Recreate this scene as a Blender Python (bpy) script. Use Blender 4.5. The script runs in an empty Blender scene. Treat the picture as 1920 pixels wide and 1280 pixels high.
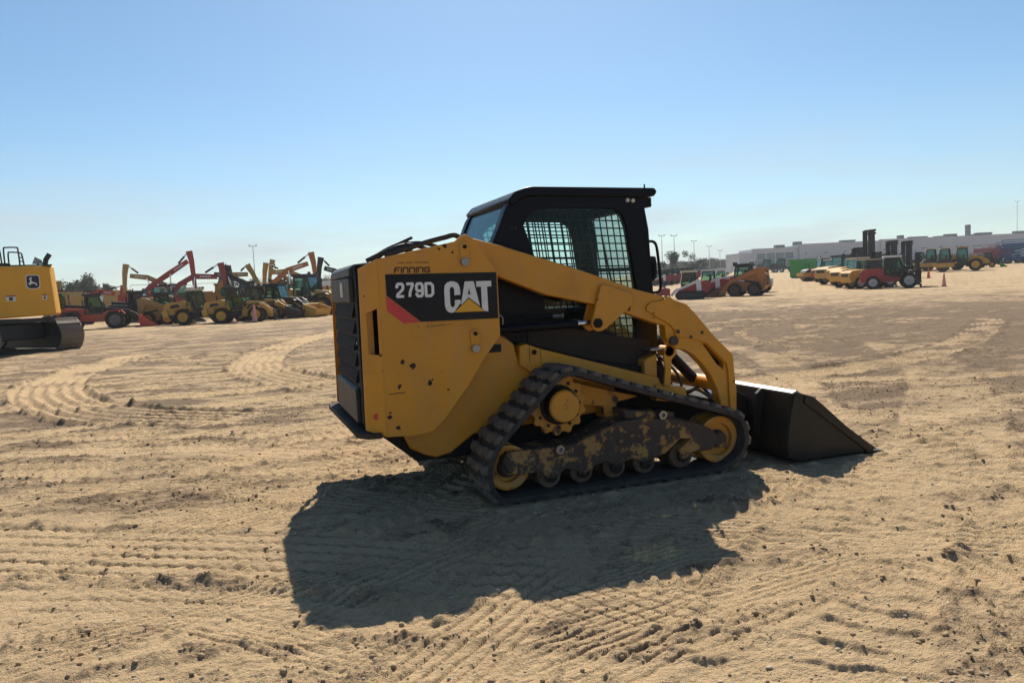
import bpy, bmesh, math, random
import numpy as np
from mathutils import Vector, Matrix, geometry

# ------------------------------------------------------------------ camera, sky, sun, exposure
sc = bpy.context.scene
COL = sc.collection
CAM = Vector((-1.52, -5.465, 1.42))
VIEW_AZ = 20.0                       # optical axis, degrees clockwise from +Y
FPX = 1400.0 / 1920.0                # focal length in picture widths
cd = bpy.data.cameras.new('camera'); cam = bpy.data.objects.new('camera', cd); COL.objects.link(cam)
cd.sensor_width = 36; cd.lens = 36 * FPX; cd.clip_start = 0.05; cd.clip_end = 6000
def cam_axes(yaw, pitch, roll):
    y, p, a = map(math.radians, (yaw, pitch, roll))
    f = Vector((math.sin(y) * math.cos(p), math.cos(y) * math.cos(p), -math.sin(p)))
    r = Vector((math.cos(y), -math.sin(y), 0)); u = r.cross(f)
    return r * math.cos(a) - u * math.sin(a), u * math.cos(a) + r * math.sin(a), f
_r, _u, _f = cam_axes(VIEW_AZ, 4.203, 2.7)
mw = Matrix((_r, _u, -_f)).transposed().to_4x4(); mw.translation = CAM; cam.matrix_world = mw
sc.camera = cam

SUN_DIR = Vector((0.696, 1.827, 2.0)).normalized()          # towards the sun
SUN_EL = math.asin(SUN_DIR.z); SUN_AZ = math.atan2(SUN_DIR.x, SUN_DIR.y)
world = bpy.data.worlds.new('World'); sc.world = world; world.use_nodes = True
wn = world.node_tree
sky = wn.nodes.new('ShaderNodeTexSky'); sky.sky_type = 'NISHITA'; sky.sun_disc = False
sky.sun_elevation = SUN_EL; sky.sun_rotation = SUN_AZ
sky.altitude = 600; sky.air_density = 1.0; sky.dust_density = 0.8; sky.ozone_density = 2.6
bg = wn.nodes['Background']; bg.inputs['Strength'].default_value = 0.070
hs = wn.nodes.new('ShaderNodeHueSaturation'); hs.inputs['Saturation'].default_value = 1.05
wb = wn.nodes.new('ShaderNodeMix'); wb.data_type = 'RGBA'; wb.blend_type = 'MULTIPLY'; wb.inputs[0].default_value = 1
wb.inputs[7].default_value = (0.97, 1.14, 1.16, 1)            # the camera's daylight white balance
wn.links.new(sky.outputs[0], hs.inputs['Color']); wn.links.new(hs.outputs[0], wb.inputs[6])
# thin high cloud and haze low over the horizon, all the way round
tc = wn.nodes.new('ShaderNodeTexCoord'); sx = wn.nodes.new('ShaderNodeSeparateXYZ'); wn.links.new(tc.outputs['Generated'], sx.inputs[0])
mp = wn.nodes.new('ShaderNodeMapping'); mp.inputs['Scale'].default_value = (2.2, 2.2, 14); wn.links.new(tc.outputs['Generated'], mp.inputs[0])
cn = wn.nodes.new('ShaderNodeTexNoise'); cn.inputs['Scale'].default_value = 1.6; cn.inputs['Detail'].default_value = 6; wn.links.new(mp.outputs[0], cn.inputs['Vector'])
lo = wn.nodes.new('ShaderNodeMapRange'); lo.inputs[1].default_value = 0.24; lo.inputs[2].default_value = 0.0; lo.inputs[3].default_value = 0.0; lo.inputs[4].default_value = 1.0
lo.interpolation_type = 'SMOOTHSTEP'
wn.links.new(sx.outputs[2], lo.inputs[0])
cr = wn.nodes.new('ShaderNodeMapRange'); cr.inputs[1].default_value = 0.42; cr.inputs[2].default_value = 0.72; wn.links.new(cn.outputs[0], cr.inputs[0])
ml = wn.nodes.new('ShaderNodeMath'); ml.operation = 'MULTIPLY'; wn.links.new(lo.outputs[0], ml.inputs[0]); wn.links.new(cr.outputs[0], ml.inputs[1])
ad = wn.nodes.new('ShaderNodeMath'); ad.operation = 'MULTIPLY_ADD'; ad.inputs[1].default_value = 0.85; ad.use_clamp = True
hz = wn.nodes.new('ShaderNodeMath'); hz.operation = 'MULTIPLY'; hz.inputs[1].default_value = 0.26; wn.links.new(lo.outputs[0], hz.inputs[0])
wn.links.new(ml.outputs[0], ad.inputs[0]); wn.links.new(hz.outputs[0], ad.inputs[2])
cm = wn.nodes.new('ShaderNodeMix'); cm.data_type = 'RGBA'; cm.inputs[7].default_value = (6.1, 6.8, 7.2, 1)
wn.links.new(ad.outputs[0], cm.inputs[0]); wn.links.new(wb.outputs[2], cm.inputs[6]); wn.links.new(cm.outputs[2], bg.inputs['Color'])

sl = bpy.data.lights.new('sun', 'SUN'); sl.energy = 5.0; sl.angle = math.radians(0.53); sl.color = (1.0, 0.92, 0.78)
so = bpy.data.objects.new('sun', sl); COL.objects.link(so)
so.rotation_mode = 'QUATERNION'; so.rotation_quaternion = (-SUN_DIR).to_track_quat('-Z', 'Y')
sc.view_settings.view_transform = 'Standard'; sc.view_settings.look = 'None'
sc.view_settings.exposure = 0.5; sc.view_settings.gamma = 1.0; sc.view_settings.use_curve_mapping = False
sc.cycles.use_denoising = True; sc.cycles.max_bounces = 8; sc.cycles.transparent_max_bounces = 24; sc.cycles.caustics_reflective = False; sc.cycles.caustics_refractive = False

rnd = random.Random(7)
# ------------------------------------------------------------------ helpers
def tag(o, label=None, cat=None, group=None, kind=None):
    if label: o['label'] = label
    if cat: o['category'] = cat
    if group: o['group'] = group
    if kind: o['kind'] = kind
    return o

class MB:
    plainer = False                      # far machines: edges too fine to see are left sharp
    def __init__(s): s.v = []; s.f = []
    def add(s, vs, fs):
        o = len(s.v); s.v += [tuple(v) for v in vs]; s.f += [tuple(i + o for i in f) for f in fs]; return s
    def bx(s, x0, x1, y0, y1, z0, z1):
        return s.add([(x, y, z) for z in (z0, z1) for x, y in ((x0, y0), (x1, y0), (x1, y1), (x0, y1))],
                     [(3, 2, 1, 0), (4, 5, 6, 7), (0, 1, 5, 4), (1, 2, 6, 5), (2, 3, 7, 6), (3, 0, 4, 7)])
    def ext(s, poly, a0, a1, axis='y', holes=()):
        """extrude a 2-D outline; axis y: (x,z) points, axis z: (x,y), axis x: (y,z)"""
        def P(p, a):
            return {'y': (p[0], a, p[1]), 'z': (p[0], p[1], a), 'x': (a, p[0], p[1])}[axis]
        rings = [list(poly)] + [list(h) for h in holes]
        allp = [p for r in rings for p in r]; n = len(allp)
        vs = [P(p, a0) for p in allp] + [P(p, a1) for p in allp]; fs = []
        if holes:
            for t in geometry.tessellate_polygon([[Vector((p[0], p[1], 0)) for p in r] for r in rings]):
                fs.append(tuple(t)); fs.append(tuple(i + n for i in reversed(t)))
        else:
            fs.append(tuple(range(n))); fs.append(tuple(range(2 * n - 1, n - 1, -1)))
        o = 0
        for r in rings:
            k = len(r)
            for i in range(k):
                j = (i + 1) % k; fs.append((o + i, o + j, o + j + n, o + i + n))
            o += k
        return s.add(vs, fs)
    def limb(s, path, hw, y0, y1):
        """a tapering bar along an x-z centre line"""
        L = []; R_ = []
        for i, p in enumerate(path):
            a = path[max(i - 1, 0)]; b = path[min(i + 1, len(path) - 1)]
            d = Vector((b[0] - a[0], b[1] - a[1])).normalized(); n = Vector((-d.y, d.x)) * hw[i]
            L.append((p[0] + n.x, p[1] + n.y)); R_.append((p[0] - n.x, p[1] - n.y))
        return s.ext(L + R_[::-1], y0, y1)
    def tube(s, pts, r, n=8, r1=None):
        pts = [Vector(p) for p in pts]; k = len(pts); vs = []; fs = []
        up = Vector((0.13, 0.31, 0.94))
        for i, p in enumerate(pts):
            d = (pts[min(i + 1, k - 1)] - pts[max(i - 1, 0)]).normalized()
            if abs(d.dot(up)) > 0.95: up = Vector((0.9, 0.3, 0.1))
            a = d.cross(up).normalized(); b = a.cross(d)
            rr = r if r1 is None else r + (r1 - r) * i / (k - 1)
            for j in range(n):
                t = 2 * math.pi * j / n; vs.append(p + (a * math.cos(t) + b * math.sin(t)) * rr)
        for i in range(k - 1):
            for j in range(n):
                m = (j + 1) % n; fs.append((i * n + j, i * n + m, (i + 1) * n + m, (i + 1) * n + j))
        fs.append(tuple(range(n - 1, -1, -1))); fs.append(tuple(range((k - 1) * n, k * n)))
        return s.add(vs, fs)
    def cyl(s, p0, p1, r, n=16): return s.tube([p0, p1], r, n)
    def lathe(s, prof, o, axis='y', n=24):
        """profile of (radius, distance along the axis)"""
        vs = []; fs = []; k = len(prof)
        for r, a in prof:
            for j in range(n):
                t = 2 * math.pi * j / n; c, d = r * math.cos(t), r * math.sin(t)
                vs.append({'y': (o[0] + c, o[1] + a, o[2] + d), 'z': (o[0] + c, o[1] + d, o[2] + a), 'x': (o[0] + a, o[1] + c, o[2] + d)}[axis])
        for i in range(k - 1):
            for j in range(n):
                m = (j + 1) % n; fs.append((i * n + j, i * n + m, (i + 1) * n + m, (i + 1) * n + j))
        fs.append(tuple(range(n - 1, -1, -1))); fs.append(tuple(range((k - 1) * n, k * n)))
        return s.add(vs, fs)
    def mesh(s, name, smooth=38):
        me = bpy.data.meshes.new(name); me.from_pydata(s.v, [], s.f)
        bm = bmesh.new(); bm.from_mesh(me); bmesh.ops.recalc_face_normals(bm, faces=bm.faces); bm.to_mesh(me); bm.free()
        if smooth:
            me.polygons.foreach_set('use_smooth', [True] * len(me.polygons)); me.set_sharp_from_angle(angle=math.radians(smooth))
        return me
    def build(s, name, mat, parent=None, bevel=0, loc=None, smooth=38, label=None):
        o = bpy.data.objects.new(name, s.mesh(name, smooth)); COL.objects.link(o); o.data.materials.append(mat); o.parent = parent
        if loc: o.location = loc
        if label: o['label'] = label
        if bevel and not MB.plainer:
            b = o.modifiers.new('bevel', 'BEVEL'); b.width = bevel; b.segments = 2; b.limit_method = 'ANGLE'; b.angle_limit = math.radians(40)
        return o
def reuse(o, parent, loc=(0, 0, 0), rot=None):
    c = o.copy(); COL.objects.link(c); c.parent = parent; c.location = loc
    if rot: c.rotation_euler = rot
    return c
def empty(name, loc=(0, 0, 0), rz=0.0, scale=1.0):
    e = bpy.data.objects.new(name, None); COL.objects.link(e); e.location = loc; e.rotation_euler = (0, 0, rz); e.scale = (scale,) * 3; e.empty_display_size = 0.2
    return e
def my(poly): return [(p[0], -p[1]) for p in poly]

# ------------------------------------------------------------------ materials
def nodes(name):
    m = bpy.data.materials.new(name); m.use_nodes = True
    return m, m.node_tree, m.node_tree.nodes['Principled BSDF']
def N(nt, t, **kw):
    n = nt.nodes.new(t)
    for k, v in kw.items():
        if k in ('op',): n.operation = v
        elif hasattr(n, k): setattr(n, k, v)
        else: n.inputs[k].default_value = v
    return n
def mixc(nt, fac, a, b, blend='MIX'):
    m = nt.nodes.new('ShaderNodeMix'); m.data_type = 'RGBA'; m.blend_type = blend
    for i, x in ((0, fac), (6, a), (7, b)):
        if hasattr(x, 'links'): nt.links.new(x, m.inputs[i])
        elif isinstance(x, (int, float)): m.inputs[i].default_value = x
        else: m.inputs[i].default_value = (*x, 1)
    return m.outputs[2]
def noise(nt, scale, detail=4, rough=0.55, coord='Object', vec=None, stretch=None):
    n = nt.nodes.new('ShaderNodeTexNoise'); n.inputs['Scale'].default_value = scale; n.inputs['Detail'].default_value = detail; n.inputs['Roughness'].default_value = rough
    if vec is None:
        t = nt.nodes.new('ShaderNodeTexCoord'); vec = t.outputs[coord]
    if stretch:
        p = nt.nodes.new('ShaderNodeMapping'); p.inputs['Scale'].default_value = stretch; nt.links.new(vec, p.inputs[0]); vec = p.outputs[0]
    nt.links.new(vec, n.inputs['Vector']); return n.outputs[0]
def ramp(nt, x, a, b, lo=0.0, hi=1.0):
    r = nt.nodes.new('ShaderNodeMapRange'); r.inputs[1].default_value = a; r.inputs[2].default_value = b; r.inputs[3].default_value = lo; r.inputs[4].default_value = hi
    nt.links.new(x, r.inputs[0]); return r.outputs[0]
def bump(nt, bs, h, strength, dist=0.01):
    b = nt.nodes.new('ShaderNodeBump'); b.inputs['Strength'].default_value = strength; b.inputs['Distance'].default_value = dist
    nt.links.new(h, b.inputs['Height']); nt.links.new(b.outputs[0], bs.inputs['Normal'])
DUST = (0.33, 0.25, 0.16)
def paint(name, col, rough=0.4, dust=0.25, chips=0.0, spots=(), metal=0.0, scale=3.0, chipcol=(0.035, 0.018, 0.012), coat=0.0, spec=0.5, film=0.0, soft=0.02, top=0.0):
    m, nt, bs = nodes(name)
    n1 = noise(nt, scale, 6, 0.6); n2 = noise(nt, scale * 9, 4, 0.6)
    c = mixc(nt, ramp(nt, n1, 0.35, 0.7, 0, 0.35), col, tuple(x * 0.72 for x in col))
    d = nt.nodes.new('ShaderNodeMath'); d.operation = 'MULTIPLY'; nt.links.new(n1, d.inputs[0]); nt.links.new(n2, d.inputs[1])
    c = mixc(nt, ramp(nt, d.outputs[0], 0.18, 0.45, 0, dust), c, DUST)
    if film:
        n4 = noise(nt, 7, 5, 0.65, stretch=(2.2, 1, .35)); c = mixc(nt, ramp(nt, n4, 0.42, 0.78, 0, film), c, tuple(.55 * x + .45 * y for x, y in zip(DUST, col)))
        n5 = noise(nt, 26, 3, 0.8, stretch=(.22, 1, 2.6)); c = mixc(nt, ramp(nt, n5, 0.67, 0.72, 0, 0.5), c, tuple(x * .35 for x in col))
        n6 = noise(nt, 3.2, 6, 0.7); c = mixc(nt, ramp(nt, n6, 0.54, 0.74, 0, 0.5), c, tuple(x * .5 for x in col))
    rg = ramp(nt, n2, 0.3, 0.7, rough - 0.06, rough + 0.14)
    mask = None
    if chips:
        n3 = noise(nt, scale * 2.6, 7, 0.72); mask = ramp(nt, n3, 0.74 - chips, 0.74 - chips + soft)
    if spots:
        t = nt.nodes.new('ShaderNodeTexCoord'); w = N(nt, 'ShaderNodeTexNoise', Scale=45.0, Detail=3.0); nt.links.new(t.outputs['Object'], w.inputs[0])
        sc_ = N(nt, 'ShaderNodeVectorMath', op='SCALE'); sc_.inputs['Scale'].default_value = 0.03; nt.links.new(w.outputs['Color'], sc_.inputs[0])
        av = N(nt, 'ShaderNodeVectorMath', op='ADD'); nt.links.new(t.outputs['Object'], av.inputs[0]); nt.links.new(sc_.outputs[0], av.inputs[1])
        for (x, y, z, r) in spots:
            ds = N(nt, 'ShaderNodeVectorMath', op='DISTANCE'); nt.links.new(av.outputs[0], ds.inputs[0]); ds.inputs[1].default_value = (x + 0.015, y + 0.015, z + 0.015)
            o = ramp(nt, ds.outputs['Value'], r * 0.72, r * 0.60)
            if mask is None: mask = o
            else:
                mx = N(nt, 'ShaderNodeMath', op='MAXIMUM'); nt.links.new(mask, mx.inputs[0]); nt.links.new(o, mx.inputs[1]); mask = mx.outputs[0]
    if mask is not None:
        c = mixc(nt, mask, c, chipcol); rg = ramp(nt, mask, 0, 1, rough, 0.85)
    if top:
        n7 = noise(nt, scale * 3, 7, 0.75); c = mixc(nt, ramp(nt, n7, 0.38, 0.72, 0, top), c, (0.20, 0.145, 0.095))
    nt.links.new(c, bs.inputs['Base Color']); nt.links.new(rg, bs.inputs['Roughness']); bs.inputs['Metallic'].default_value = metal
    bs.inputs['Specular IOR Level'].default_value = spec; bs.inputs['Coat Weight'].default_value = coat; bs.inputs['Coat Roughness'].default_value = 0.15
    bump(nt, bs, n2, 0.08, 0.004)
    return m
def glassmat(name, tint, refl=0.25, dirt=0.06):
    m = bpy.data.materials.new(name); m.use_nodes = True; nt = m.node_tree; nt.nodes.clear()
    out = nt.nodes.new('ShaderNodeOutputMaterial'); tr = N(nt, 'ShaderNodeBsdfTransparent'); tr.inputs[0].default_value = (*tint, 1)
    gl = N(nt, 'ShaderNodeBsdfGlossy', Roughness=0.03); df = N(nt, 'ShaderNodeBsdfDiffuse'); df.inputs[0].default_value = (*DUST, 1)
    fr = N(nt, 'ShaderNodeFresnel', IOR=1.5); m1 = nt.nodes.new('ShaderNodeMixShader'); m2 = nt.nodes.new('ShaderNodeMixShader')
    f2 = ramp(nt, fr.outputs[0], 0.03, 1, 0.004, refl + 0.45)
    nt.links.new(f2, m1.inputs[0]); nt.links.new(tr.outputs[0], m1.inputs[1]); nt.links.new(gl.outputs[0], m1.inputs[2])
    nn = noise(nt, 6, 5, 0.6); nt.links.new(ramp(nt, nn, 0.35, 0.75, 0.0, max(dirt * 2, .0001)), m2.inputs[0]); nt.links.new(m1.outputs[0], m2.inputs[1]); nt.links.new(df.outputs[0], m2.inputs[2])
    nt.links.new(m2.outputs[0], out.inputs[0]); return m
YEL = (0.62, 0.262, 0.004)
SPOTS = [(-.566, -.80, .979, .022), (-.502, -.80, .947, .03), (-.594, -.80, .821, .02), (-.275, -.80, .775, .014), (-.396, -.80, .829, .024), (-.38, -.80, .85, .012),
         (-.616, -.80, .562, .022), (-.665, -.80, .634, .022), (-.66, -.80, .66, .014), (-.70, -.79, 1.03, .016), (-.695, -.79, .93, .014), (-.69, -.79, .98, .010),
         (-.77, -.75, 1.40, .012), (-.73, -.77, 1.38, .010), (-.76, -.75, 1.34, .010), (-.25, -.80, 1.70, .020), (-.29, -.80, 1.68, .012), (-.20, -.80, 1.655, .012), (-.45, -.80, 1.19, .010), (-.39, -.80, 1.2, .009)]
ARMSPOTS = [(1.115, -.72, 1.225, .035), (1.14, -.72, 1.25, .022), (1.09, -.72, 1.195, .022), (.86, -.73, 1.30, .014), (1.99, -.71, .62, .02), (2.0, -.71, .70, .014), (1.6, -.72, 1.1, .008), (1.75, -.72, .9, .008)]
m_yel = paint('loader_yellow', YEL, 0.42, 0.10, film=0.45, chips=0.03, spots=SPOTS)
m_arm = paint('loader_yellow_arm', YEL, 0.42, 0.10, film=0.4, chips=0.02, spots=ARMSPOTS)
m_wornyel = paint('worn_yellow_steel', YEL, 0.55, 0.45, chips=0.16, chipcol=(0.06, 0.042, 0.036), soft=0.06, top=0.3)
m_worn = paint('worn_undercarriage', (0.36, 0.18, 0.03), 0.6, 0.45, chips=0.31, chipcol=(0.055, 0.037, 0.028), scale=2.6, soft=0.05, top=0.16)
m_roller = paint('rusty_roller', (0.085, 0.052, 0.032), 0.6, 0.4, chips=0.12, chipcol=(0.03, 0.02, 0.017))
m_black = paint('black_cab_paint', (0.0035, 0.0045, 0.0085), 0.34, 0.006, spec=0.16)
m_blackflat = paint('black_matt', (0.007, 0.0075, 0.009), 0.6, 0.02, spec=0.2)
m_brownblk = paint('dusty_black_panel', (0.020, 0.016, 0.015), 0.6, 0.06, spec=0.25)
m_grey = paint('grey_door_plate', (0.04, 0.04, 0.042), 0.5, 0.2, spec=0.35)
m_louvre = paint('louvre_black', (0.012, 0.013, 0.015), 0.7, 0.05, spec=0.12)
m_bucket = paint('bucket_black', (0.010, 0.0095, 0.0095), 0.40, 0.04, spec=0.3, top=0.05)
m_bump = paint('bumper_steel', (0.018, 0.017, 0.017), 0.7, 0.25, spec=0.15)
m_edge = paint('pale_edge_steel', (0.25, 0.24, 0.22), 0.4, 0.3, metal=0.4)
m_rub = paint('track_rubber', (0.022, 0.023, 0.026), 0.75, 0.15, scale=6, top=0.25, spec=0.3)
m_lug = paint('tread_rubber_dusty', (0.085, 0.083, 0.08), 0.85, 0.6, scale=9, top=0.7, spec=0.2)
m_chrome = paint('chrome_rod', (0.75, 0.75, 0.76), 0.12, 0.02, metal=1.0)
m_steel = paint('bare_steel', (0.30, 0.29, 0.28), 0.35, 0.15, metal=0.8)
m_hose = paint('black_hose', (0.012, 0.012, 0.013), 0.5, 0.10)
m_glass = glassmat('green_cab_glass', (0.90, 0.98, 0.965), 0.12, 0.0)
m_addedpane = glassmat('added_pane_glass', (0.62, 0.70, 0.54), 0.2, 0.02)
m_rearglass = glassmat('rear_cab_glass', (0.58, 0.78, 0.75), 0.15, 0.01)
m_white = paint('white_vinyl', (0.78, 0.78, 0.76), 0.45, 0.12)
m_decal = paint('black_vinyl', (0.006, 0.007, 0.011), 0.4, 0.03, spec=0.25)
m_redv = paint('red_vinyl', (0.62, 0.045, 0.04), 0.4, 0.05)
m_yelv = paint('yellow_vinyl', (0.80, 0.40, 0.01), 0.4, 0.05)
m_ink = paint('dark_print', (0.02, 0.014, 0.010), 0.5, 0.02)
m_label = paint('pale_label', (0.55, 0.50, 0.42), 0.5, 0.3)
m_lamp = paint('lamp_lens', (0.6, 0.55, 0.45), 0.2, 0.05)

# ------------------------------------------------------------------ terrain
def hsh(ix, iy, seed):
    h = (ix.astype(np.int64) * 374761393 + iy.astype(np.int64) * 668265263 + seed * 1442695041) & 0xffffffff
    h = ((h ^ (h >> 13)) * 1274126177) & 0xffffffff
    return (h ^ (h >> 16)).astype(np.float64) / 4294967295.0
def pnoise(x, y, seed=0):
    ix = np.floor(x); iy = np.floor(y); fx = x - ix; fy = y - iy
    ux = fx * fx * fx * (fx * (fx * 6 - 15) + 10); uy = fy * fy * fy * (fy * (fy * 6 - 15) + 10)
    def g(dx, dy):
        a = hsh(ix + dx, iy + dy, seed) * 2 * np.pi
        return np.cos(a) * (fx - dx) + np.sin(a) * (fy - dy)
    a = g(0, 0); b = g(1, 0); c = g(0, 1); d = g(1, 1)
    return 1.5 * ((a + (b - a) * ux) * (1 - uy) + (c + (d - c) * ux) * uy)
def fbm(x, y, seed, oct=3, gain=0.5):
    s = 0; a = 1
    for i in range(oct):
        s = s + a * pnoise(x * 2 ** i, y * 2 ** i, seed + i * 17); a *= gain
    return s
def sstep(x, a, b):
    t = np.clip((x - a) / (b - a), 0, 1); return t * t * (3 - 2 * t)
def broad(x, y):
    """the gentle rise of the yard towards the buildings on the right"""
    dx = np.asarray(x, float) - CAM.x; dy = np.asarray(y, float) - CAM.y
    d = np.hypot(dx, dy); az = np.degrees(np.arctan2(dx, dy)) - VIEW_AZ
    w = sstep(az, -6, 6) * (1 - sstep(az, 95, 130))
    rise = 0.022 * np.clip(d - 63, 0, 46) + 0.011 * np.clip(d - 109, 0, 300)
    return rise * w
def tz(x, y): return float(broad(x, y))
def spot(px, d):
    """ground point d metres deep into the yard, on the compass bearing seen at picture column px (of 1920)"""
    yl = 537 - (px - 960) * math.tan(math.radians(2.7))
    v = _f + _r * ((px - 960) / 1400) - _u * ((yl - 640) / 1400)
    v = Vector((v.x, v.y, 0)).normalized(); p = CAM + v * (d / v.dot(Vector((_f.x, _f.y, 0)).normalized()))
    return Vector((p.x, p.y, tz(p.x, p.y))), math.atan2(v.x, v.y)

# ------------------------------------------------------------------ ground
def smooth_path(pts, n=8):
    pts = [np.array(p, float) for p in pts]; P = [2 * pts[0] - pts[1]] + pts + [2 * pts[-1] - pts[-2]]; out = []
    for i in range(1, len(P) - 2):
        for k in range(n):
            t = k / n; a, b, c, d = P[i - 1:i + 3]
            out.append(0.5 * (2 * b + (c - a) * t + (2 * a - 5 * b + 4 * c - d) * t * t + (3 * b - a - 3 * c + d) * t ** 3))
    out.append(pts[-1]); return np.array(out)
def path_st(x, y, pts):
    """distance along and signed distance beside a path"""
    P = smooth_path(pts); best = np.full(x.shape, 1e9); s = np.zeros_like(x); t = np.zeros_like(x); acc = 0.0
    for a, b in zip(P[:-1], P[1:]):
        d = b - a; L = np.hypot(*d); d = d / L
        u = np.clip((x - a[0]) * d[0] + (y - a[1]) * d[1], 0, L)
        qx = x - a[0] - d[0] * u; qy = y - a[1] - d[1] * u; r = qx * qx + qy * qy; k = r < best
        best = np.where(k, r, best); s = np.where(k, acc + u, s); t = np.where(k, d[0] * qy - d[1] * qx, t); acc += L
    edge = np.minimum(s, acc - s)
    return s, t, np.sqrt(best), edge
tri = lambda u: np.abs((u % 1.0) * 2 - 1) * 2 - 1
# (kind, half width, depth, path)
TRACKS = [
    ('zig', 0.36, 0.034, [(-7.5, 2.2), (-4.6, 0.65), (-2.95, -0.30), (-1.33, -1.28), (-0.7, -1.75), (-0.1, -2.15)]),
    ('dia', 0.20, 0.022, [(-0.45, -2.36), (-0.2, -2.52), (0.1, -2.68), (0.5, -2.84)]),
    ('bar', 0.42, 0.026, [(-0.1, -4.2), (0.35, -3.35), (1.0, -2.78), (1.8, -2.2), (3.4, -1.3), (5.2, 0.1), (7.6, 2.3), (10.5, 6.0)]),
    ('bar', 0.30, 0.030, [(1.2, -4.4), (2.3, -3.2), (4.2, -2.0), (6.6, -0.6), (9.6, 0.6)]),
    ('sweep', 0.55, 0.075, [(-0.1, 6.2), (-0.7, 7.6), (-1.25, 10.7), (-0.8, 15), (0.2, 19), (3, 26)]),
    ('sweep', 0.55, 0.075, [(-1.7, 4.0), (-3.0, 5.2), (-3.6, 6.1), (-4.3, 7.8), (-4.8, 10), (-4.9, 12.5), (-4.2, 18)]),
    ('zig', 0.22, 0.016, [(-6.0, 4.6), (-3.6, 3.1), (-1.9, 2.1), (-0.9, 1.3)]),
    ('rib', 0.32, 0.040, [(-9, 8.5), (-5, 6.8), (-1, 6.9), (3.2, 8.6), (9, 12.6)]),
    ('rib', 0.32, 0.040, [(-10, 11), (-5, 9.8), (0, 10.2), (5, 11.6), (11, 17)]),
    ('bar', 0.30, 0.022, [(3.6, 0.2), (5.2, 2.4), (7.0, 5.2), (8.2, 9.4)]),
    ('rib', 0.34, 0.040, [(4.0, 2.8), (7.0, 3.0), (11, 4.6), (17, 8.6)]),
    ('bar', 0.28, 0.040, [(2.6, -3.4), (3.2, -2.4), (3.7, -1.3), (4.0, -0.2), (4.1, 1.4)]),
    ('rib', 0.32, 0.036, [(-7, 14), (-2, 15.5), (4, 15.0), (9, 17)]),
    ('rib', 0.32, 0.036, [(-8, 20), (-1, 21), (7, 20), (16, 25)]),
    ('zig', 0.20, 0.012, [(-4.0, -0.9), (-2.6, -1.35), (-1.5, -2.0), (-0.9, -2.7)]),
    ('bar', 0.30, 0.018, [(-2.6, -2.6), (-1.7, -2.62), (-0.9, -2.95), (0.0, -3.6)]),
]
RIDGES = [(-2.01, .54, -1.23, -.28, .07), (-2.04, -1.59, -1.66, -1.64, .09), (-2.47, -1.8, -2.2, -1.9, .10), (-1.95, -2.35, -1.7, -2.5, .09), (0.0, -2.94, .40, -2.98, .08),
          (-1.83, 1.97, -1.19, 1.44, .10), (-3.4, 1.4, -2.6, 1.3, .08), (-2.9, .75, -2.5, .55, .07), (-1.2, -2.4, -.9, -2.6, .07), (.8, -2.0, 1.25, -2.25, .06), (1.7, -1.7, 2.4, -1.75, .06),
          (4.1, -.2, 5.2, .3, .10), (5.0, 1.0, 7.0, 1.6, .16), (2.4, 1.6, 3.6, 1.9, .10), (-4.5, 3.4, -3.2, 3.2, .12), (-2.6, 3.0, -1.6, 2.7, .10), (4.9, 3.2, 8, 3.4, .22)]
_rr = random.Random(3)
for _ in range(34):
    px, py = _rr.uniform(-5, 8), _rr.uniform(-3.2, 9); L = _rr.uniform(.2, .9); a = _rr.uniform(-.5, .3)
    RIDGES.append((px, py, px + L * math.cos(a), py + L * math.sin(a), _rr.uniform(.04, .10)))
ARCS = []
_ra = random.Random(21)
def _arc(px, py, head, R_, L, kind, w, dep):
    # a sweep of a wheel: a circle of radius R_ through (px,py) running along 'head'
    sg = 1 if R_ > 0 else -1; R_ = abs(R_); nx, ny = -math.sin(head) * sg, math.cos(head) * sg
    ARCS.append((px + nx * R_, py + ny * R_, R_, math.atan2(-ny, -nx), L, kind, w, dep, _ra.randrange(1000)))
for _ in range(60):
    y0 = -3.6 + 26 * _ra.random() ** 1.7; x0 = -1.5 + (y0 + 5.5) * _ra.uniform(-.55, .95); hd = _ra.gauss(-.08, .42); R0 = _ra.choice((-1, 1)) * _ra.uniform(5, 45); L = _ra.uniform(2.5, 9) * (1 + max(y0, 0) / 14)
    kd = _ra.choice(('fine', 'fine', 'lug', 'chev', 'fine')); w = _ra.uniform(.14, .26); dp = _ra.uniform(.008, .020) * (1 + max(y0, 0) / 22)
    _arc(x0, y0, hd, R0, L, kd, w, dp)
    if _ra.random() < .6: off = _ra.uniform(1.3, 1.8); _arc(x0 - math.sin(hd) * off, y0 + math.cos(hd) * off, hd, R0 - off * (1 if R0 > 0 else -1) if abs(R0) > 4 else R0, L, kd, w, dp)
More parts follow.
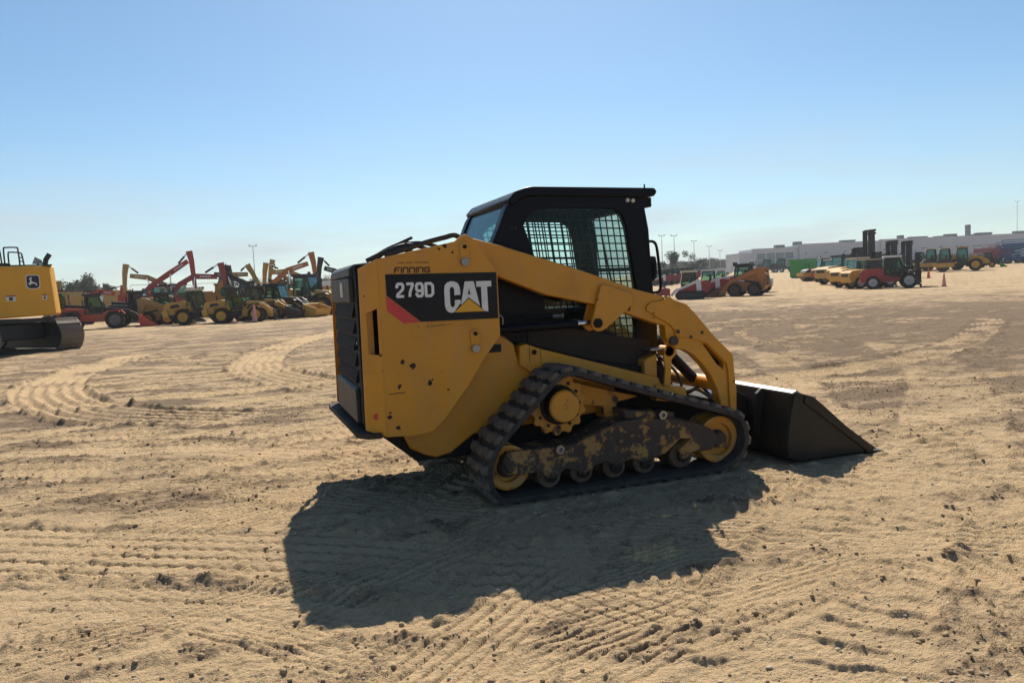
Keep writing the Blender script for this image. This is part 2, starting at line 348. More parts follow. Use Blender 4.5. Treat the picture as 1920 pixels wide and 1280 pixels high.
def relief(x, y):
    """height of the churned dirt, and how dark and moist the soil is"""
    dx = x - CAM.x; dy = y - CAM.y; r = np.hypot(dx, dy); az = np.degrees(np.arctan2(dx, dy)) - VIEW_AZ
    near = 1 - sstep(r, 14, 45)
    rough = sstep(fbm(x * 0.55, y * 0.8, 11, 3), -0.25, 0.45)
    h = 0.022 * fbm(x * 0.5, y * 0.7, 1, 3) + 0.012 * fbm(x * 1.6, y * 2.6, 5, 3)
    h = h + near * (0.35 + 0.65 * rough) * (0.010 * fbm(x * 6, y * 9, 21, 3) + 0.0065 * fbm(x * 24, y * 30, 31, 2))
    crk = 1 - np.abs(fbm(x * 8, y * 15, 35, 3)) * 2.2; h = h - near * (0.25 + 0.75 * rough) * 0.011 * np.clip(crk, 0, 1) ** 3
    m = 0.42 * sstep(fbm(x * 0.35, y * 0.6, 41, 4), 0.0, 0.7) + 0.45 * sstep(fbm(x * 1.9, y * 4.6, 43, 4), 0.10, 0.65) + 0.30 * sstep(fbm(x * 7, y * 13, 45, 3), 0.12, 0.7)
    # clods: lumps in patches
    patch = np.maximum(0.8 * sstep(fbm(x * 1.3, y * 2.8, 51, 5, 0.65), 0.16, 0.46), sstep(fbm(x * 2.9, y * 6.5, 53, 4, 0.65), 0.24, 0.50) * (0.35 + 0.65 * rough))
    rg = np.zeros_like(x)
    for (ax, ay, bx_, by, w) in RIDGES:
        k = (x > min(ax, bx_) - 4 * w) & (x < max(ax, bx_) + 4 * w) & (y > min(ay, by) - 4 * w) & (y < max(ay, by) + 4 * w)
        if not k.any(): continue
        d = np.array((bx_ - ax, by - ay)); L = np.hypot(*d); d /= L
        u = np.clip((x[k] - ax) * d[0] + (y[k] - ay) * d[1], 0, L); q = np.hypot(x[k] - ax - d[0] * u, y[k] - ay - d[1] * u)
        rg[k] = np.maximum(rg[k], np.exp(-(q / w) ** 2))
    lump = np.clip(fbm(x * 22, y * 25, 61, 3) - 0.05, 0, 1); lump2 = np.clip(fbm(x * 55, y * 58, 67, 2) - 0.08, 0, 1)
    cl = np.maximum(0.75 * patch * near, 0.95 * rg)
    m = m + sstep(r, 5, 10) * (1 - sstep(r, 36, 52)) * (0.26 + 0.62 * sstep(fbm(x * 0.55 - y * 0.12, y * 1.5 + x * 0.3, 97, 5, 0.6), -0.10, 0.45))
    TM = np.zeros_like(x)
    for (cx, cy, R_, a0, L, kind, w, dep, sd) in ARCS:
        q = np.hypot(x - cx, y - cy); t = q - R_; k = np.abs(t) < w + 0.16
        if not k.any(): continue
        xx, yy, t = x[k], y[k], t[k]; s = ((np.arctan2(yy - cy, xx - cx) - a0 + np.pi) % (2 * np.pi) - np.pi) * R_
        e = L / 2 - np.abs(s); ins = (1 - sstep(np.abs(t) + 0.02 * pnoise(s * 3, t * 3, sd), w - 0.025, w + 0.025)) * sstep(e, 0, 0.5) * (0.35 + 0.65 * sstep(pnoise(xx * .9, yy * 1.1, sd + 1), -0.35, 0.15))
        if kind == 'fine': b = tri(t / (w * 0.62)); pat = 0.2 - 1.0 * (1 - sstep(np.abs(b), 0.08, 0.34))
        elif kind == 'lug': b = tri(s / 0.11 + 0.25 * np.abs(t) / w); pat = -0.4 + 0.9 * sstep(b, 0.15, 0.6)
        else: b = tri(s / 0.14 + 0.9 * np.abs(t) / w); c = np.abs(t) < w * .12; pat = np.where(c, -0.3, -0.45 + 1.0 * sstep(b, 0.0, 0.4))
        berm = np.exp(-((np.abs(t) - w - 0.035) / 0.03) ** 2) * sstep(e, 0, 0.5)
        TM[k] = np.maximum(TM[k], 0.45 * ins); dep = dep * 1.35
        h[k] = h[k] * (1 - 0.7 * ins) + ins * dep * pat + berm * dep * (0.3 + 1.1 * np.clip(pnoise(s * 11, t * 11, sd + 2), 0, 1))
        m[k] = m[k] * (1 - 0.75 * ins) + berm * 0.40 * np.clip(pnoise(s * 5, t * 9, sd + 3) + 0.35, 0, 1)
    for kind, w, dep, pts in TRACKS:
        A = np.array(pts); k = (x > A[:, 0].min() - 1) & (x < A[:, 0].max() + 1) & (y > A[:, 1].min() - 1) & (y < A[:, 1].max() + 1)
        if not k.any(): continue
        s, t, q, e = path_st(x[k], y[k], pts)
        wob = 0.02 * pnoise(s * 3, t * 3, 71)
        ins = (1 - sstep(np.abs(t) + wob, w - 0.03, w + 0.03)) * (1 - sstep(q - np.abs(t), 0.0, 0.05)) * sstep(e, 0, 0.25) * (0.45 + 0.55 * sstep(pnoise(x[k] * 1.1, y[k] * 1.3, 73 + len(pts)), -0.45, 0.1))
        if kind == 'zig':
            c = tri((t + 0.013 * tri(s / 0.10)) / 0.26); pat = 0.22 - 1.1 * (1 - sstep(np.abs(c), 0.07, 0.26)) * (0.75 + 0.5 * pnoise(s * 2, t * 7, 75))
        elif kind == 'dia':
            a1 = np.abs(tri((s + t * 1.3) / 0.27)); a2 = np.abs(tri((s - t * 1.3) / 0.27)); pat = 0.4 - 1.0 * np.maximum(sstep(a1, 0.82, 0.99), sstep(a2, 0.82, 0.99)) + 0.15 * pnoise(s * 8, t * 8, 76)
        elif kind == 'bar':
            b = tri(s / 0.195 + 0.18 * pnoise(s * 2, t * 4, 77) + 0.13 * fbm(s * 11, t * 13, 78, 3) + 0.22 * np.abs(t) / w); pat = -0.15 + 0.95 * sstep(b, 0.35, 0.85) * np.clip(0.6 + 0.8 * pnoise(s * 2.2, t * 4, 79), 0.12, 1) + 0.20 * fbm(s * 9, t * 9, 80, 3)
        else:
            b = tri(t / (0.20 if kind == 'sweep' else 0.10) + 0.06 * pnoise(s * 1.5, t * 2, 81)); pat = -0.6 + 0.8 * sstep(b, -0.3, 0.6) + 0.18 * pnoise(s * 12, t * 12, 83)
        berm = np.exp(-((np.abs(t) - w - 0.05) / 0.045) ** 2) * sstep(e, 0, 0.3)
        TM[k] = np.maximum(TM[k], 0.92 * ins)
        h[k] = h[k] * (1 - 0.65 * ins) + ins * dep * pat + berm * dep * (0.35 + 0.9 * np.clip(pnoise(s * 9, t * 9, 87), 0, 1))
        m[k] = m[k] * (1 - (1.0 if kind == 'sweep' else 0.85 if kind == 'rib' else 0.5) * ins) + (ins * 0.55 * np.clip(sstep(pat, 0.15, 0.75) * (0.3 + fbm(s * 10, t * 10, 85, 2)), 0, 1) if kind == 'bar' else 0) + berm * (0.7 if kind == 'sweep' else 0.25) * np.clip(pnoise(s * 7, t * 7, 89) + 0.2, 0, 1)
    cl = cl * (1 - TM)
    h = h + cl * (0.030 * lump + 0.022 * lump2) + rg * (1 - TM) * 0.010
    m = m + cl * (0.40 + 0.80 * sstep(lump + 0.6 * lump2, 0.05, 0.4))
    # darker, recently worked strip out beyond the bucket
    wk = sstep(r, 9, 15) * (1 - sstep(r, 28, 36)) * sstep(az, 3, 9)
    m = m + wk * (0.50 + 0.5 * fbm(x * 0.45, y * 0.45, 91, 4) + 0.75 * sstep(fbm(x * 0.9 + y * 0.4, y * 1.9 - x * 0.5, 92, 5, 0.65), -0.1, 0.45)) * (1 - 0.6 * TM)
    m = m + 0.22 * sstep(r, 12, 18) * (1 - sstep(r, 30, 42)) * (1 - sstep(az, -4, 3)) * (0.5 + fbm(x * 0.6, y * 0.6, 95, 3))
    h = h + wk * 0.03 * fbm(x * 1.6, y * 1.9, 93, 3)
    m = m + 0.22 * sstep(r, 34, 50)  # far ground darkened in colour, where no small bumps shade it
    fd = 1 - sstep(r, 46, 72); h = h * fd; m = m * (0.25 + 0.75 * fd) + 0.26 * (1 - fd)
    # pressed flat beneath the machine's tracks and bucket
    for (x0, x1, y0, y1) in ((-0.05, 1.8, -1.02, -0.57), (-0.05, 1.8, 0.57, 1.02), (2.2, 3.2, -1.05, 1.05)):
        d = np.maximum(np.maximum(x0 - x, x - x1), np.maximum(y0 - y, y - y1)); f = 1 - sstep(d, -0.02, 0.12)
        h = h * (1 - f) + f * (0.006 if x0 < 1 else -0.004) + np.exp(-((d - 0.06) / 0.04) ** 2) * np.clip(0.4 + pnoise(x * 9, y * 9, 99), 0, 1) * 0.026
    return h, np.clip(m, 0, 1.25)
def ground_z(x, y):
    h, _ = relief(np.array([float(x)]), np.array([float(y)])); return float(h[0]) + tz(x, y)
def make_ground():
    rs = [0.0, 0.5, 1.0, 1.5, 1.9]; r = 2.1
    while r < 62:
        rs.append(r); r += min(0.85 * r * r / 1060, 0.0105 + 0.0027 * max(r - 3, 0))
    while r < 3500: rs.append(r); r *= 1.12
    th = list(np.arange(-40, 40.01, 0.152)); th = list(np.arange(-177, -40, 3.0)) + th + list(np.arange(43, 180, 3.0))
    rs = np.array(rs[1:]); th = np.radians(np.array(th) + VIEW_AZ); nr, nt_ = len(rs), len(th)
    RR, TT = np.meshgrid(rs, th, indexing='ij'); x = (CAM.x + RR * np.sin(TT)).ravel(); y = (CAM.y + RR * np.cos(TT)).ravel()
    h, m = relief(x, y); z = h + broad(x, y)
    V = np.empty((nr * nt_ + 1, 3)); V[:-1, 0] = x; V[:-1, 1] = y; V[:-1, 2] = z; V[-1] = (CAM.x, CAM.y, 0)
    i = np.arange(nr - 1)[:, None] * nt_; j = np.arange(nt_)[None, :]; j2 = (j + 1) % nt_
    Q = np.stack([i + j, i + nt_ + j, i + nt_ + j2, i + j2], -1).reshape(-1, 4)[:, ::-1]
    T = np.stack([np.full(nt_, nr * nt_), np.arange(nt_), (np.arange(nt_) + 1) % nt_], -1)[:, ::-1]
    me = bpy.data.meshes.new('ground'); me.vertices.add(len(V)); me.vertices.foreach_set('co', V.astype(np.float32).ravel())
    nl = Q.size + T.size; me.loops.add(nl); me.loops.foreach_set('vertex_index', np.concatenate([Q.ravel(), T.ravel()]).astype(np.int32))
    npoly = len(Q) + len(T); me.polygons.add(npoly)
    st = np.concatenate([np.arange(len(Q)) * 4, len(Q) * 4 + np.arange(len(T)) * 3]).astype(np.int32)
    me.polygons.foreach_set('loop_start', st); me.polygons.foreach_set('loop_total', np.concatenate([np.full(len(Q), 4), np.full(len(T), 3)]).astype(np.int32))
    me.polygons.foreach_set('use_smooth', np.ones(npoly, bool)); me.update(calc_edges=True)
    at = me.attributes.new('moist', 'FLOAT', 'POINT'); at.data.foreach_set('value', np.append(m, 0.2).astype(np.float32))
    o = bpy.data.objects.new('ground', me); COL.objects.link(o); return o
def dirt_material():
    m, nt, bs = nodes('dry_dirt')
    a = nt.nodes.new('ShaderNodeAttribute'); a.attribute_name = 'moist'
    big = noise(nt, 0.12, 5, 0.6, stretch=(1, 2.2, 1)); mid = noise(nt, 1.7, 6, 0.65, stretch=(1, 1.8, 1)); fine = noise(nt, 38, 5, 0.7); grit = noise(nt, 150, 3, 0.7)
    c = mixc(nt, ramp(nt, mid, 0.3, 0.72), (0.60, 0.43, 0.25), (0.50, 0.355, 0.205))
    c = mixc(nt, ramp(nt, big, 0.4, 0.72, 0, 0.5), c, (0.40, 0.288, 0.172))
    wet = N(nt, 'ShaderNodeMath', op='MULTIPLY_ADD'); nt.links.new(a.outputs['Fac'], wet.inputs[0]); wet.inputs[1].default_value = 1.0
    nt.links.new(ramp(nt, fine, 0.3, 0.7, -0.16, 0.16), wet.inputs[2])
    c = mixc(nt, ramp(nt, wet.outputs[0], 0.12, 1.05, 0, 0.9), c, (0.150, 0.105, 0.070))
    c = mixc(nt, ramp(nt, grit, 0.60, 0.70, 0, 0.6), c, (0.58, 0.45, 0.30)); c = mixc(nt, ramp(nt, grit, 0.43, 0.30, 0, 0.7), c, (0.17, 0.115, 0.07)); c = mixc(nt, ramp(nt, fine, 0.44, 0.30, 0, 0.55), c, (0.22, 0.15, 0.09))  # hollows of the grit and fine bumps darkened in colour as small self-shadows
    nt.links.new(c, bs.inputs['Base Color']); bs.inputs['Roughness'].default_value = 0.95; bs.inputs['Specular IOR Level'].default_value = 0.15
    crumb = noise(nt, 13, 4, 0.7, stretch=(1, 1.5, 1))
    h1 = N(nt, 'ShaderNodeMath', op='MULTIPLY_ADD'); nt.links.new(fine, h1.inputs[0]); h1.inputs[1].default_value = 0.55; nt.links.new(crumb, h1.inputs[2])
    h2 = N(nt, 'ShaderNodeMath', op='MULTIPLY_ADD'); nt.links.new(grit, h2.inputs[0]); h2.inputs[1].default_value = 0.28; nt.links.new(h1.outputs[0], h2.inputs[2])
    bump(nt, bs, h2.outputs[0], 1.0, 0.034)
    return m
m_dirt = dirt_material()
ground = make_ground(); ground.data.materials.append(m_dirt); tag(ground, 'churned tan dirt yard with track marks', None, None, 'structure')

def scatter(name, n, seed, mat, smin, smax, label, cat, rmax=11.0, clumpy=True, power=2.6):
    rg = np.random.default_rng(seed); r = 2.0 + (rmax - 2.0) * rg.random(n * 6) ** 1.3; t = np.radians(rg.uniform(-42, 42, n * 6) + VIEW_AZ)
    x = CAM.x + r * np.sin(t); y = CAM.y + r * np.cos(t); h, m = relief(x, y)
    keep = rg.random(n * 6) < (0.06 + np.clip(m, 0, 1) ** 1.5 if clumpy else 0.2)
    inside = ((x > -0.2) & (x < 1.95) & (np.abs(y) > 0.55) & (np.abs(y) < 1.03)) | ((x > 2.15) & (x < 3.2) & (np.abs(y) < 1.05)); keep &= ~inside
    ii = np.nonzero(keep)[0][:n]; x, y, h = x[ii], y[ii], h[ii]; k = len(ii)
    size = smin + (smax - smin) * rg.random(k) ** power
    g = (1 + 5 ** 0.5) / 2
    B = np.array([(-1, g, 0), (1, g, 0), (-1, -g, 0), (1, -g, 0), (0, -1, g), (0, 1, g), (0, -1, -g), (0, 1, -g), (g, 0, -1), (g, 0, 1), (-g, 0, -1), (-g, 0, 1)]) / 1.9
    Fc = np.array([(0, 11, 5), (0, 5, 1), (0, 1, 7), (0, 7, 10), (0, 10, 11), (1, 5, 9), (5, 11, 4), (11, 10, 2), (10, 7, 6), (7, 1, 8), (3, 9, 4), (3, 4, 2), (3, 2, 6), (3, 6, 8), (3, 8, 9), (4, 9, 5), (2, 4, 11), (6, 2, 10), (8, 6, 7), (9, 8, 1)])
    V = B[None] * (1 + 0.5 * (rg.random((k, 12, 1)) - 0.5)) * size[:, None, None] * np.stack([rg.uniform(.7, 1.3, k), rg.uniform(.7, 1.3, k), rg.uniform(.45, .85, k)], -1)[:, None, :]
    a = rg.uniform(0, 6.28, k); ca, sa = np.cos(a)[:, None], np.sin(a)[:, None]
    V = np.stack([V[..., 0] * ca - V[..., 1] * sa, V[..., 0] * sa + V[..., 1] * ca, V[..., 2]], -1)
    V += np.stack([x, y, h + size * 0.2], -1)[:, None, :]
    F_ = (Fc[None] + (np.arange(k) * 12)[:, None, None]).reshape(-1, 3)
    me = bpy.data.meshes.new(name); V = V.reshape(-1, 3); me.vertices.add(len(V)); me.vertices.foreach_set('co', V.astype(np.float32).ravel())
    me.loops.add(F_.size); me.loops.foreach_set('vertex_index', F_.ravel().astype(np.int32)); me.polygons.add(len(F_))
    me.polygons.foreach_set('loop_start', (np.arange(len(F_)) * 3).astype(np.int32)); me.polygons.foreach_set('loop_total', np.full(len(F_), 3, np.int32)); me.update(calc_edges=True)
    o = bpy.data.objects.new(name, me); COL.objects.link(o); me.materials.append(mat); tag(o, label, cat, None, 'stuff'); return o
def plain(name, c, r=0.9):
    m, nt, bs = nodes(name); n = noise(nt, 30, 3); nt.links.new(mixc(nt, n, tuple(v * 0.7 for v in c), tuple(min(v * 1.3, 1) for v in c)), bs.inputs['Base Color']); bs.inputs['Roughness'].default_value = r
    bs.inputs['Specular IOR Level'].default_value = 0.2; return m
scatter('soil_clods', 16000, 5, plain('soil_clod', (0.33, 0.235, 0.14)), 0.002, 0.015, 'crumbs and clods of brown soil strewn over the dirt', 'soil', power=5.5)
scatter('pebbles', 1300, 9, plain('pale_pebble', (0.42, 0.35, 0.26)), 0.003, 0.012, 'small pale pebbles strewn over the dirt', 'pebbles', 9.0, False, 3.0)

# ------------------------------------------------------------------ the compact track loader
def text_mesh(txt, size, bold=0.0, sx=1.0, ext=0.001):
    cu = bpy.data.curves.new('lettering', 'FONT'); cu.body = txt; cu.size = size; cu.offset = bold; cu.extrude = ext; cu.align_x = 'CENTER'; cu.align_y = 'CENTER'; cu.resolution_u = 4
    o = bpy.data.objects.new('lettering', cu); COL.objects.link(o); dg = bpy.context.evaluated_depsgraph_get(); dg.update()
    me = bpy.data.meshes.new_from_object(o.evaluated_get(dg)); COL.objects.unlink(o); bpy.data.objects.remove(o)
    for v in me.vertices: v.co.x *= sx
    return me
def put_text(txt, size, loc, rot, mat, parent, bold=0.0, sx=1.0, name='lettering'):
    o = bpy.data.objects.new(name, text_mesh(txt, size, bold, sx)); COL.objects.link(o); o.data.materials.append(mat); o.location = loc; o.rotation_euler = rot; o.parent = parent; return o
def fit_text(txt, w, h, loc, rot, mat, parent, bold=0.0, name='lettering'):
    me = text_mesh(txt, 1.0, bold); xs = [v.co.x for v in me.vertices]; ys = [v.co.y for v in me.vertices]
    kx = w / (max(xs) - min(xs)); ky = h / (max(ys) - min(ys)); cx = (max(xs) + min(xs)) / 2; cy = (max(ys) + min(ys)) / 2
    for v in me.vertices: v.co.x = (v.co.x - cx) * kx; v.co.y = (v.co.y - cy) * ky
    o = bpy.data.objects.new(name, me); COL.objects.link(o); me.materials.append(mat); o.location = loc; o.rotation_euler = rot; o.parent = parent; return o

TRACK_OUT = [(0.03, 0.0), (0.45, -0.002), (0.9, -0.002), (1.35, -0.002), (1.66, 0.0), (1.80, 0.042), (1.895, 0.118), (1.937, 0.245), (1.900, 0.378), (1.805, 0.458), (1.476, 0.568), (1.039, 0.707), (0.70, 0.822),
             (0.60, 0.856), (0.53, 0.868), (0.46, 0.860), (0.395, 0.828), (0.327, 0.775), (0.198, 0.645), (0.05, 0.512), (-0.035, 0.425), (-0.095, 0.325), (-0.118, 0.225), (-0.100, 0.115), (-0.050, 0.036)]
def closed_path(pts, n):
    P = [np.array(p) for p in pts]; k = len(P); dense = []
    for i in range(k):
        a, b, c, d = P[i - 1], P[i], P[(i + 1) % k], P[(i + 2) % k]
        for q in range(12):
            t = q / 12; dense.append(0.5 * (2 * b + (c - a) * t + (2 * a - 5 * b + 4 * c - d) * t * t + (3 * b - a - 3 * c + d) * t ** 3))
    D = np.array(dense + [dense[0]]); seg = np.hypot(*np.diff(D, axis=0).T); s = np.concatenate([[0], np.cumsum(seg)]); u = np.arange(n) / n * s[-1]
    Q = np.stack([np.interp(u, s, D[:, 0]), np.interp(u, s, D[:, 1])], -1); T = np.roll(Q, -1, 0) - np.roll(Q, 1, 0); T /= np.hypot(*T.T)[:, None]
    return Q, T, s[-1]
def build_loader():
    R = empty('compact_track_loader'); tag(R, 'yellow and black compact track loader with enclosed cab and black bucket, centre of the yard', 'track loader')
    X90 = (math.pi / 2, 0, 0)
    # ---- frame, belly
    MB().ext([(-.72, .50), (-.45, .27), (1.50, .30), (1.50, .74), (.4, .95), (-.72, .95)], -.55, .55).build('belly', m_blackflat, R, .006)
    MB().bx(-.74, .12, -.54, .54, .90, 1.56).build('engine_bay', m_blackflat, R)
    for s in (-1, 1):
        f = lambda a, b: sorted((s * a, s * b))
        y0, y1 = f(.58, .545)
        MB().ext([(-.50, .37), (-.409, .318), (-.328, .288), (-.222, .306), (-.05, .42), (.5, .45), (1.05, .48), (1.05, .74), (.309, .87), (.272, 1.019), (.208, 1.071), (.17, 1.089), (-.1, 1.09), (-.62, .62)], y0, y1).build('chain_case', m_yel, R, .012)
        # tower side plate with the bent rear strip
        outer = [(-.69, 1.629), (-.456, 1.674), (-.182, 1.726), (-.14, 1.760), (-.108, 1.772), (-.056, 1.741), (.098, 1.519), (.098, 1.10), (-.016, .962), (-.128, .802), (-.292, .601), (-.387, .513), (-.506, .497), (-.69, .508)]
        y0, y1 = f(.80, .782)
        pan = MB().ext(outer, y0, y1).build('tower_panel', m_yel, R, .003)
        strip = MB().ext([(-.80, 1.575), (-.690, 1.629), (-.690, .508), (-.81, .553)], 0, .018, holes=[[(-.768, 1.295), (-.704, 1.322), (-.704, 1.03), (-.768, 1.036)]])
        strip.v = [(x, s * (.80 - y - max(0, -.690 - x) * .55), z) for x, y, z in strip.v]
        strip.build('corner_strip', m_yel, pan, .002)
        y0, y1 = f(.782, .61)
        MB().ext([(.075, 1.11), (.098, 1.10), (.098, 1.519), (.075, 1.50)], y0, y1).build('tower_front_web', m_yel, pan)
        MB().ext([(-.73, 1.60), (-.46, 1.655), (-.19, 1.705), (-.19, 1.69), (-.46, 1.64), (-.73, 1.585)], y0, y1).build('tower_top_web', m_yel, pan)
        MB().bx(-.748, -.722, *f(.72, .62), .52, 1.58).build('inner_post', m_yel, R, .004)
        MB().ext([(-.74, .50), (-.39, .50), (-.32, .62), (-.06, .96), (.03, 1.10), (.03, 1.5), (-.1, 1.68), (-.72, 1.58)], *f(.63, .61)).build('tower_inner_plate', m_blackflat, R)
        # decals stand on the panel
        yo = s * .8012; rot = X90 if s < 0 else (math.pi / 2, 0, math.pi); yd = f(.8008, .8032)
        mir = (lambda P: P)
        MB().ext([(-.644, 1.532), (.090, 1.519), (.088, 1.216), (-.432, 1.223), (-.643, 1.401)], *yd).build('decal', m_decal, pan)
        MB().ext([(-.646, 1.398), (-.436, 1.221), (-.544, 1.220), (-.645, 1.305)], *yd).build('decal_stripe', m_redv, pan)
        ye = f(.8034, .8050)
        if s < 0:
            MB().ext([(-.270, 1.415), (-.266, 1.445), (-.250, 1.464), (-.225, 1.472), (-.202, 1.470), (-.181, 1.460), (-.168, 1.440), (-.164, 1.41), (-.164, 1.383), (-.203, 1.381), (-.203, 1.418), (-.209, 1.432), (-.220, 1.436), (-.230, 1.430), (-.234, 1.415),
                      (-.234, 1.325), (-.230, 1.311), (-.219, 1.304), (-.208, 1.310), (-.203, 1.325), (-.203, 1.350), (-.164, 1.351), (-.164, 1.330), (-.210, 1.274), (-.225, 1.269), (-.247, 1.274), (-.263, 1.290), (-.270, 1.317)], *ye).build('lettering', m_white, pan, label='white letter C')
            MB().ext([(-.130, 1.467), (-.070, 1.466), (-.034, 1.303), (-.108, 1.364), (-.155, 1.322), (-.163, 1.318)], *ye, holes=[[(-.104, 1.425), (-.094, 1.378), (-.107, 1.385), (-.115, 1.374)]]).build('lettering', m_white, pan, label='white letter A')
            MB().ext([(-.053, 1.465), (.050, 1.464), (.050, 1.428), (.020, 1.427), (.021, 1.264), (-.006, 1.270), (-.021, 1.287), (-.021, 1.428), (-.053, 1.429)], *ye).build('lettering', m_white, pan, label='white letter T')
            MB().ext([(-.108, 1.355), (-.004, 1.268), (-.209, 1.271)], *ye).build('lettering_triangle', m_yelv, pan)
            for ch, w, x in zip('279D', (.056, .054, .056, .062), (-.556, -.492, -.431, -.367)):
                ST = {'2': [[(0, .72), (0, .88), (.2, 1), (.8, 1), (1, .88), (1, .66), (.85, .5), (.1, .18), (0, .0), (1, 0)]], '7': [[(0, 1), (1, 1), (.95, .85), (.5, .35), (.4, 0)]],
                      '9': [[(1, .55), (.8, .42), (.2, .42), (0, .55), (0, .85), (.2, 1), (.8, 1), (1, .85), (1, .18), (.8, 0), (.2, 0), (0, .14), (0, .22)]], 'D': [[(0, 0), (0, 1), (.7, 1), (1, .82), (1, .18), (.7, 0), (0, 0)]]}[ch]
                lt = MB(); hw_ = .0088; cz_ = 1.427 - (x + .46) * .022
                for n_, st in enumerate(ST):
                    Pt = [(x + (a - .5) * (w - 2 * hw_), cz_ + (b - .5) * (.096 - 2 * hw_)) for a, b in st]
                    for i_, (a, b) in enumerate(zip(Pt[:-1], Pt[1:])):
                        d = Vector((b[0] - a[0], b[1] - a[1])).normalized() * hw_ * .45; e_ = .0001 * (i_ % 4); lt.limb([(a[0] - d.x, a[1] - d.y), (b[0] + d.x, b[1] + d.y)], [hw_, hw_], *f(.8034, .8048 + e_))
                lt.build('lettering', m_white, pan)
            ARCH = [(0, 0), (0, 1), (.75, 1), (1, .78), (1, 0)]
            GL = {'F': [[(0, 0), (0, .8), (.25, 1), (1, 1)], [(0, .45), (.85, .45)]], 'I': [[(0, 0), (0, 1)]], 'N': [ARCH], 'G': [[(1, 1), (.25, 1), (0, .8), (0, .2), (.25, 0), (1, 0), (1, .5), (.5, .5)]]}
            x = -.584
            for ch in 'FINNING':
                w = .0 if ch == 'I' else .030
                lt = MB()
                for st in GL[ch]:
                    P = [(x + a * w + b * .004, 1.5385 + b * .029 - (x + .46) * .022) for a, b in st]
                    for a, b in zip(P[:-1], P[1:]):
                        d = Vector((b[0] - a[0], b[1] - a[1])).normalized() * .0035; lt.limb([(a[0] - d.x, a[1] - d.y), (b[0] + d.x, b[1] + d.y)], [.0038, .0038], *f(.8008, .802))
                lt.build('lettering', m_ink, pan); x += w + .0122
            tiny = MB()                                     # a line of print too small to read
            for k in range(19):
                if k in (4, 9): continue
                x = -.562 + k * .0108; z = 1.600 - (x + .46) * .02; tiny.ext([(x, z - .0035), (x + .007, z - .0035), (x + .007, z + .0035), (x + .002, z + .0035)], *f(.8008, .802))
            to = tiny.build('fine_print', m_ink, pan); to['kind'] = 'stuff'
        MB().limb([(-.668, .778), (-.60, .782), (-.555, .781)], [.0022, .003, .0022], *f(.8003, .8012)).build('scratch', m_ink, pan); MB().limb([(-.40, 1.188), (-.30, 1.194), (-.22, 1.198)], [.0015, .002, .001], *f(.8003, .8012)).build('scratch', m_ink, pan)
        # retaining links of the two pins
        for (px, pz) in ((-.121, 1.69), (-.078, 1.125)):
            poly = [(px + .034 * math.cos(a), pz + .034 * math.sin(a)) for a in np.linspace(0, math.pi, 9)] + [(px - .026, pz - .09), (px + .024, pz - .09)]
            MB().ext(poly, *f(.801, .812)).build('pin_link', m_yel, pan, .003)
            MB().cyl((px, s * .81, pz), (px, s * .822, pz), .013, 10).build('bolt', m_blackflat, pan)
            MB().lathe([(.012, 0), (.012, s * -.02), (.026, s * -.02), (.028, 0), (.026, s * .004), (.012, s * .004)], (px - .003, s * .822, pz - .098), n=18).build('pin_ring', m_steel, pan)
        if s < 0:
            MB().lathe([(.0, 0), (.02, 0), (.021, -.002), (0.0, -.002)], (-.745, -.7725, .640), n=16).build('round_sticker', m_redv, R)
            MB().ext([(.075, 1.03), (.172, 1.025), (.172, .972), (.03, .975)], -.592, -.5795).build('data_plate', m_decal, R)
    # ---- rear door with louvres
    door = MB().ext([(-.61, .56), (.56, .56), (.56, 1.53), (.52, 1.60), (-.57, 1.60), (-.61, 1.53)], -.80, -.74, 'x').build('rear_door', m_blackflat, R, .008)
    MB().bx(-.80, -.60, -.60, .55, 1.585, 1.61).build('hood_lip', m_blackflat, door, .008)
    MB().ext([(-.80, 1.535), (-.828, 1.535), (-.825, 1.585), (-.79, 1.612), (-.60, 1.635), (-.60, 1.60), (-.78, 1.59)], -.50, .46).build('hood_cap', m_grey, door, .006)
    MB().bx(-.832, -.80, -.50, .44, 1.365, 1.525).build('upper_plate', m_grey, door, .006)
    MB().bx(-.836, -.832, -.21, -.09, 1.40, 1.50).build('label', m_label, door)
    for k in range(5):
        z = .822 + k * .108
        MB().ext([(-.798, z + .096), (-.803, z + .096), (-.822, z + .026), (-.822, z + .010), (-.798, z + .016)], -.50, .44).build('louvre', m_louvre, door)
    MB().ext([(-.80, .565), (-.828, .565), (-.830, .79), (-.80, .805)], -.50, .46).build('lower_cover', m_grey, door, .006)
    MB().cyl((-.80, -.56, 1.10), (-.812, -.56, 1.10), .014, 10).build('latch', m_steel, door)
    MB().ext([(-.72, -.80), (-.81, -.79), (-.865, -.70), (-.885, .66), (-.83, .78), (-.72, .80)], .503, .538, 'z').build('bumper', m_bump, R, .005)
    # ---- hood, hoses, exhaust
    MB().ext([(-.74, 1.56), (-.74, 1.60), (-.2, 1.68), (.2, 1.70), (.2, 1.5)], -.60, .60).build('hood', m_blackflat, R, .01)
    for pts, r in (([(-.72, -.60, 1.63), (-.60, -.57, 1.682), (-.50, -.56, 1.716), (-.40, -.50, 1.73), (-.25, -.40, 1.70)], .014), ([(-.70, -.52, 1.63), (-.58, -.50, 1.70), (-.47, -.50, 1.745), (-.40, -.54, 1.775)], .010),
                   ([(-.60, -.58, 1.66), (-.45, -.60, 1.70), (-.32, -.62, 1.737), (-.2, -.63, 1.765), (-.12, -.60, 1.78), (0, -.45, 1.74)], .018), ([(-.66, -.4, 1.62), (-.5, -.36, 1.72), (-.3, -.36, 1.75), (-.1, -.3, 1.70)], .014)):
        MB().tube(smooth3(pts), r, 8).build('hydraulic_hose', m_hose, R)
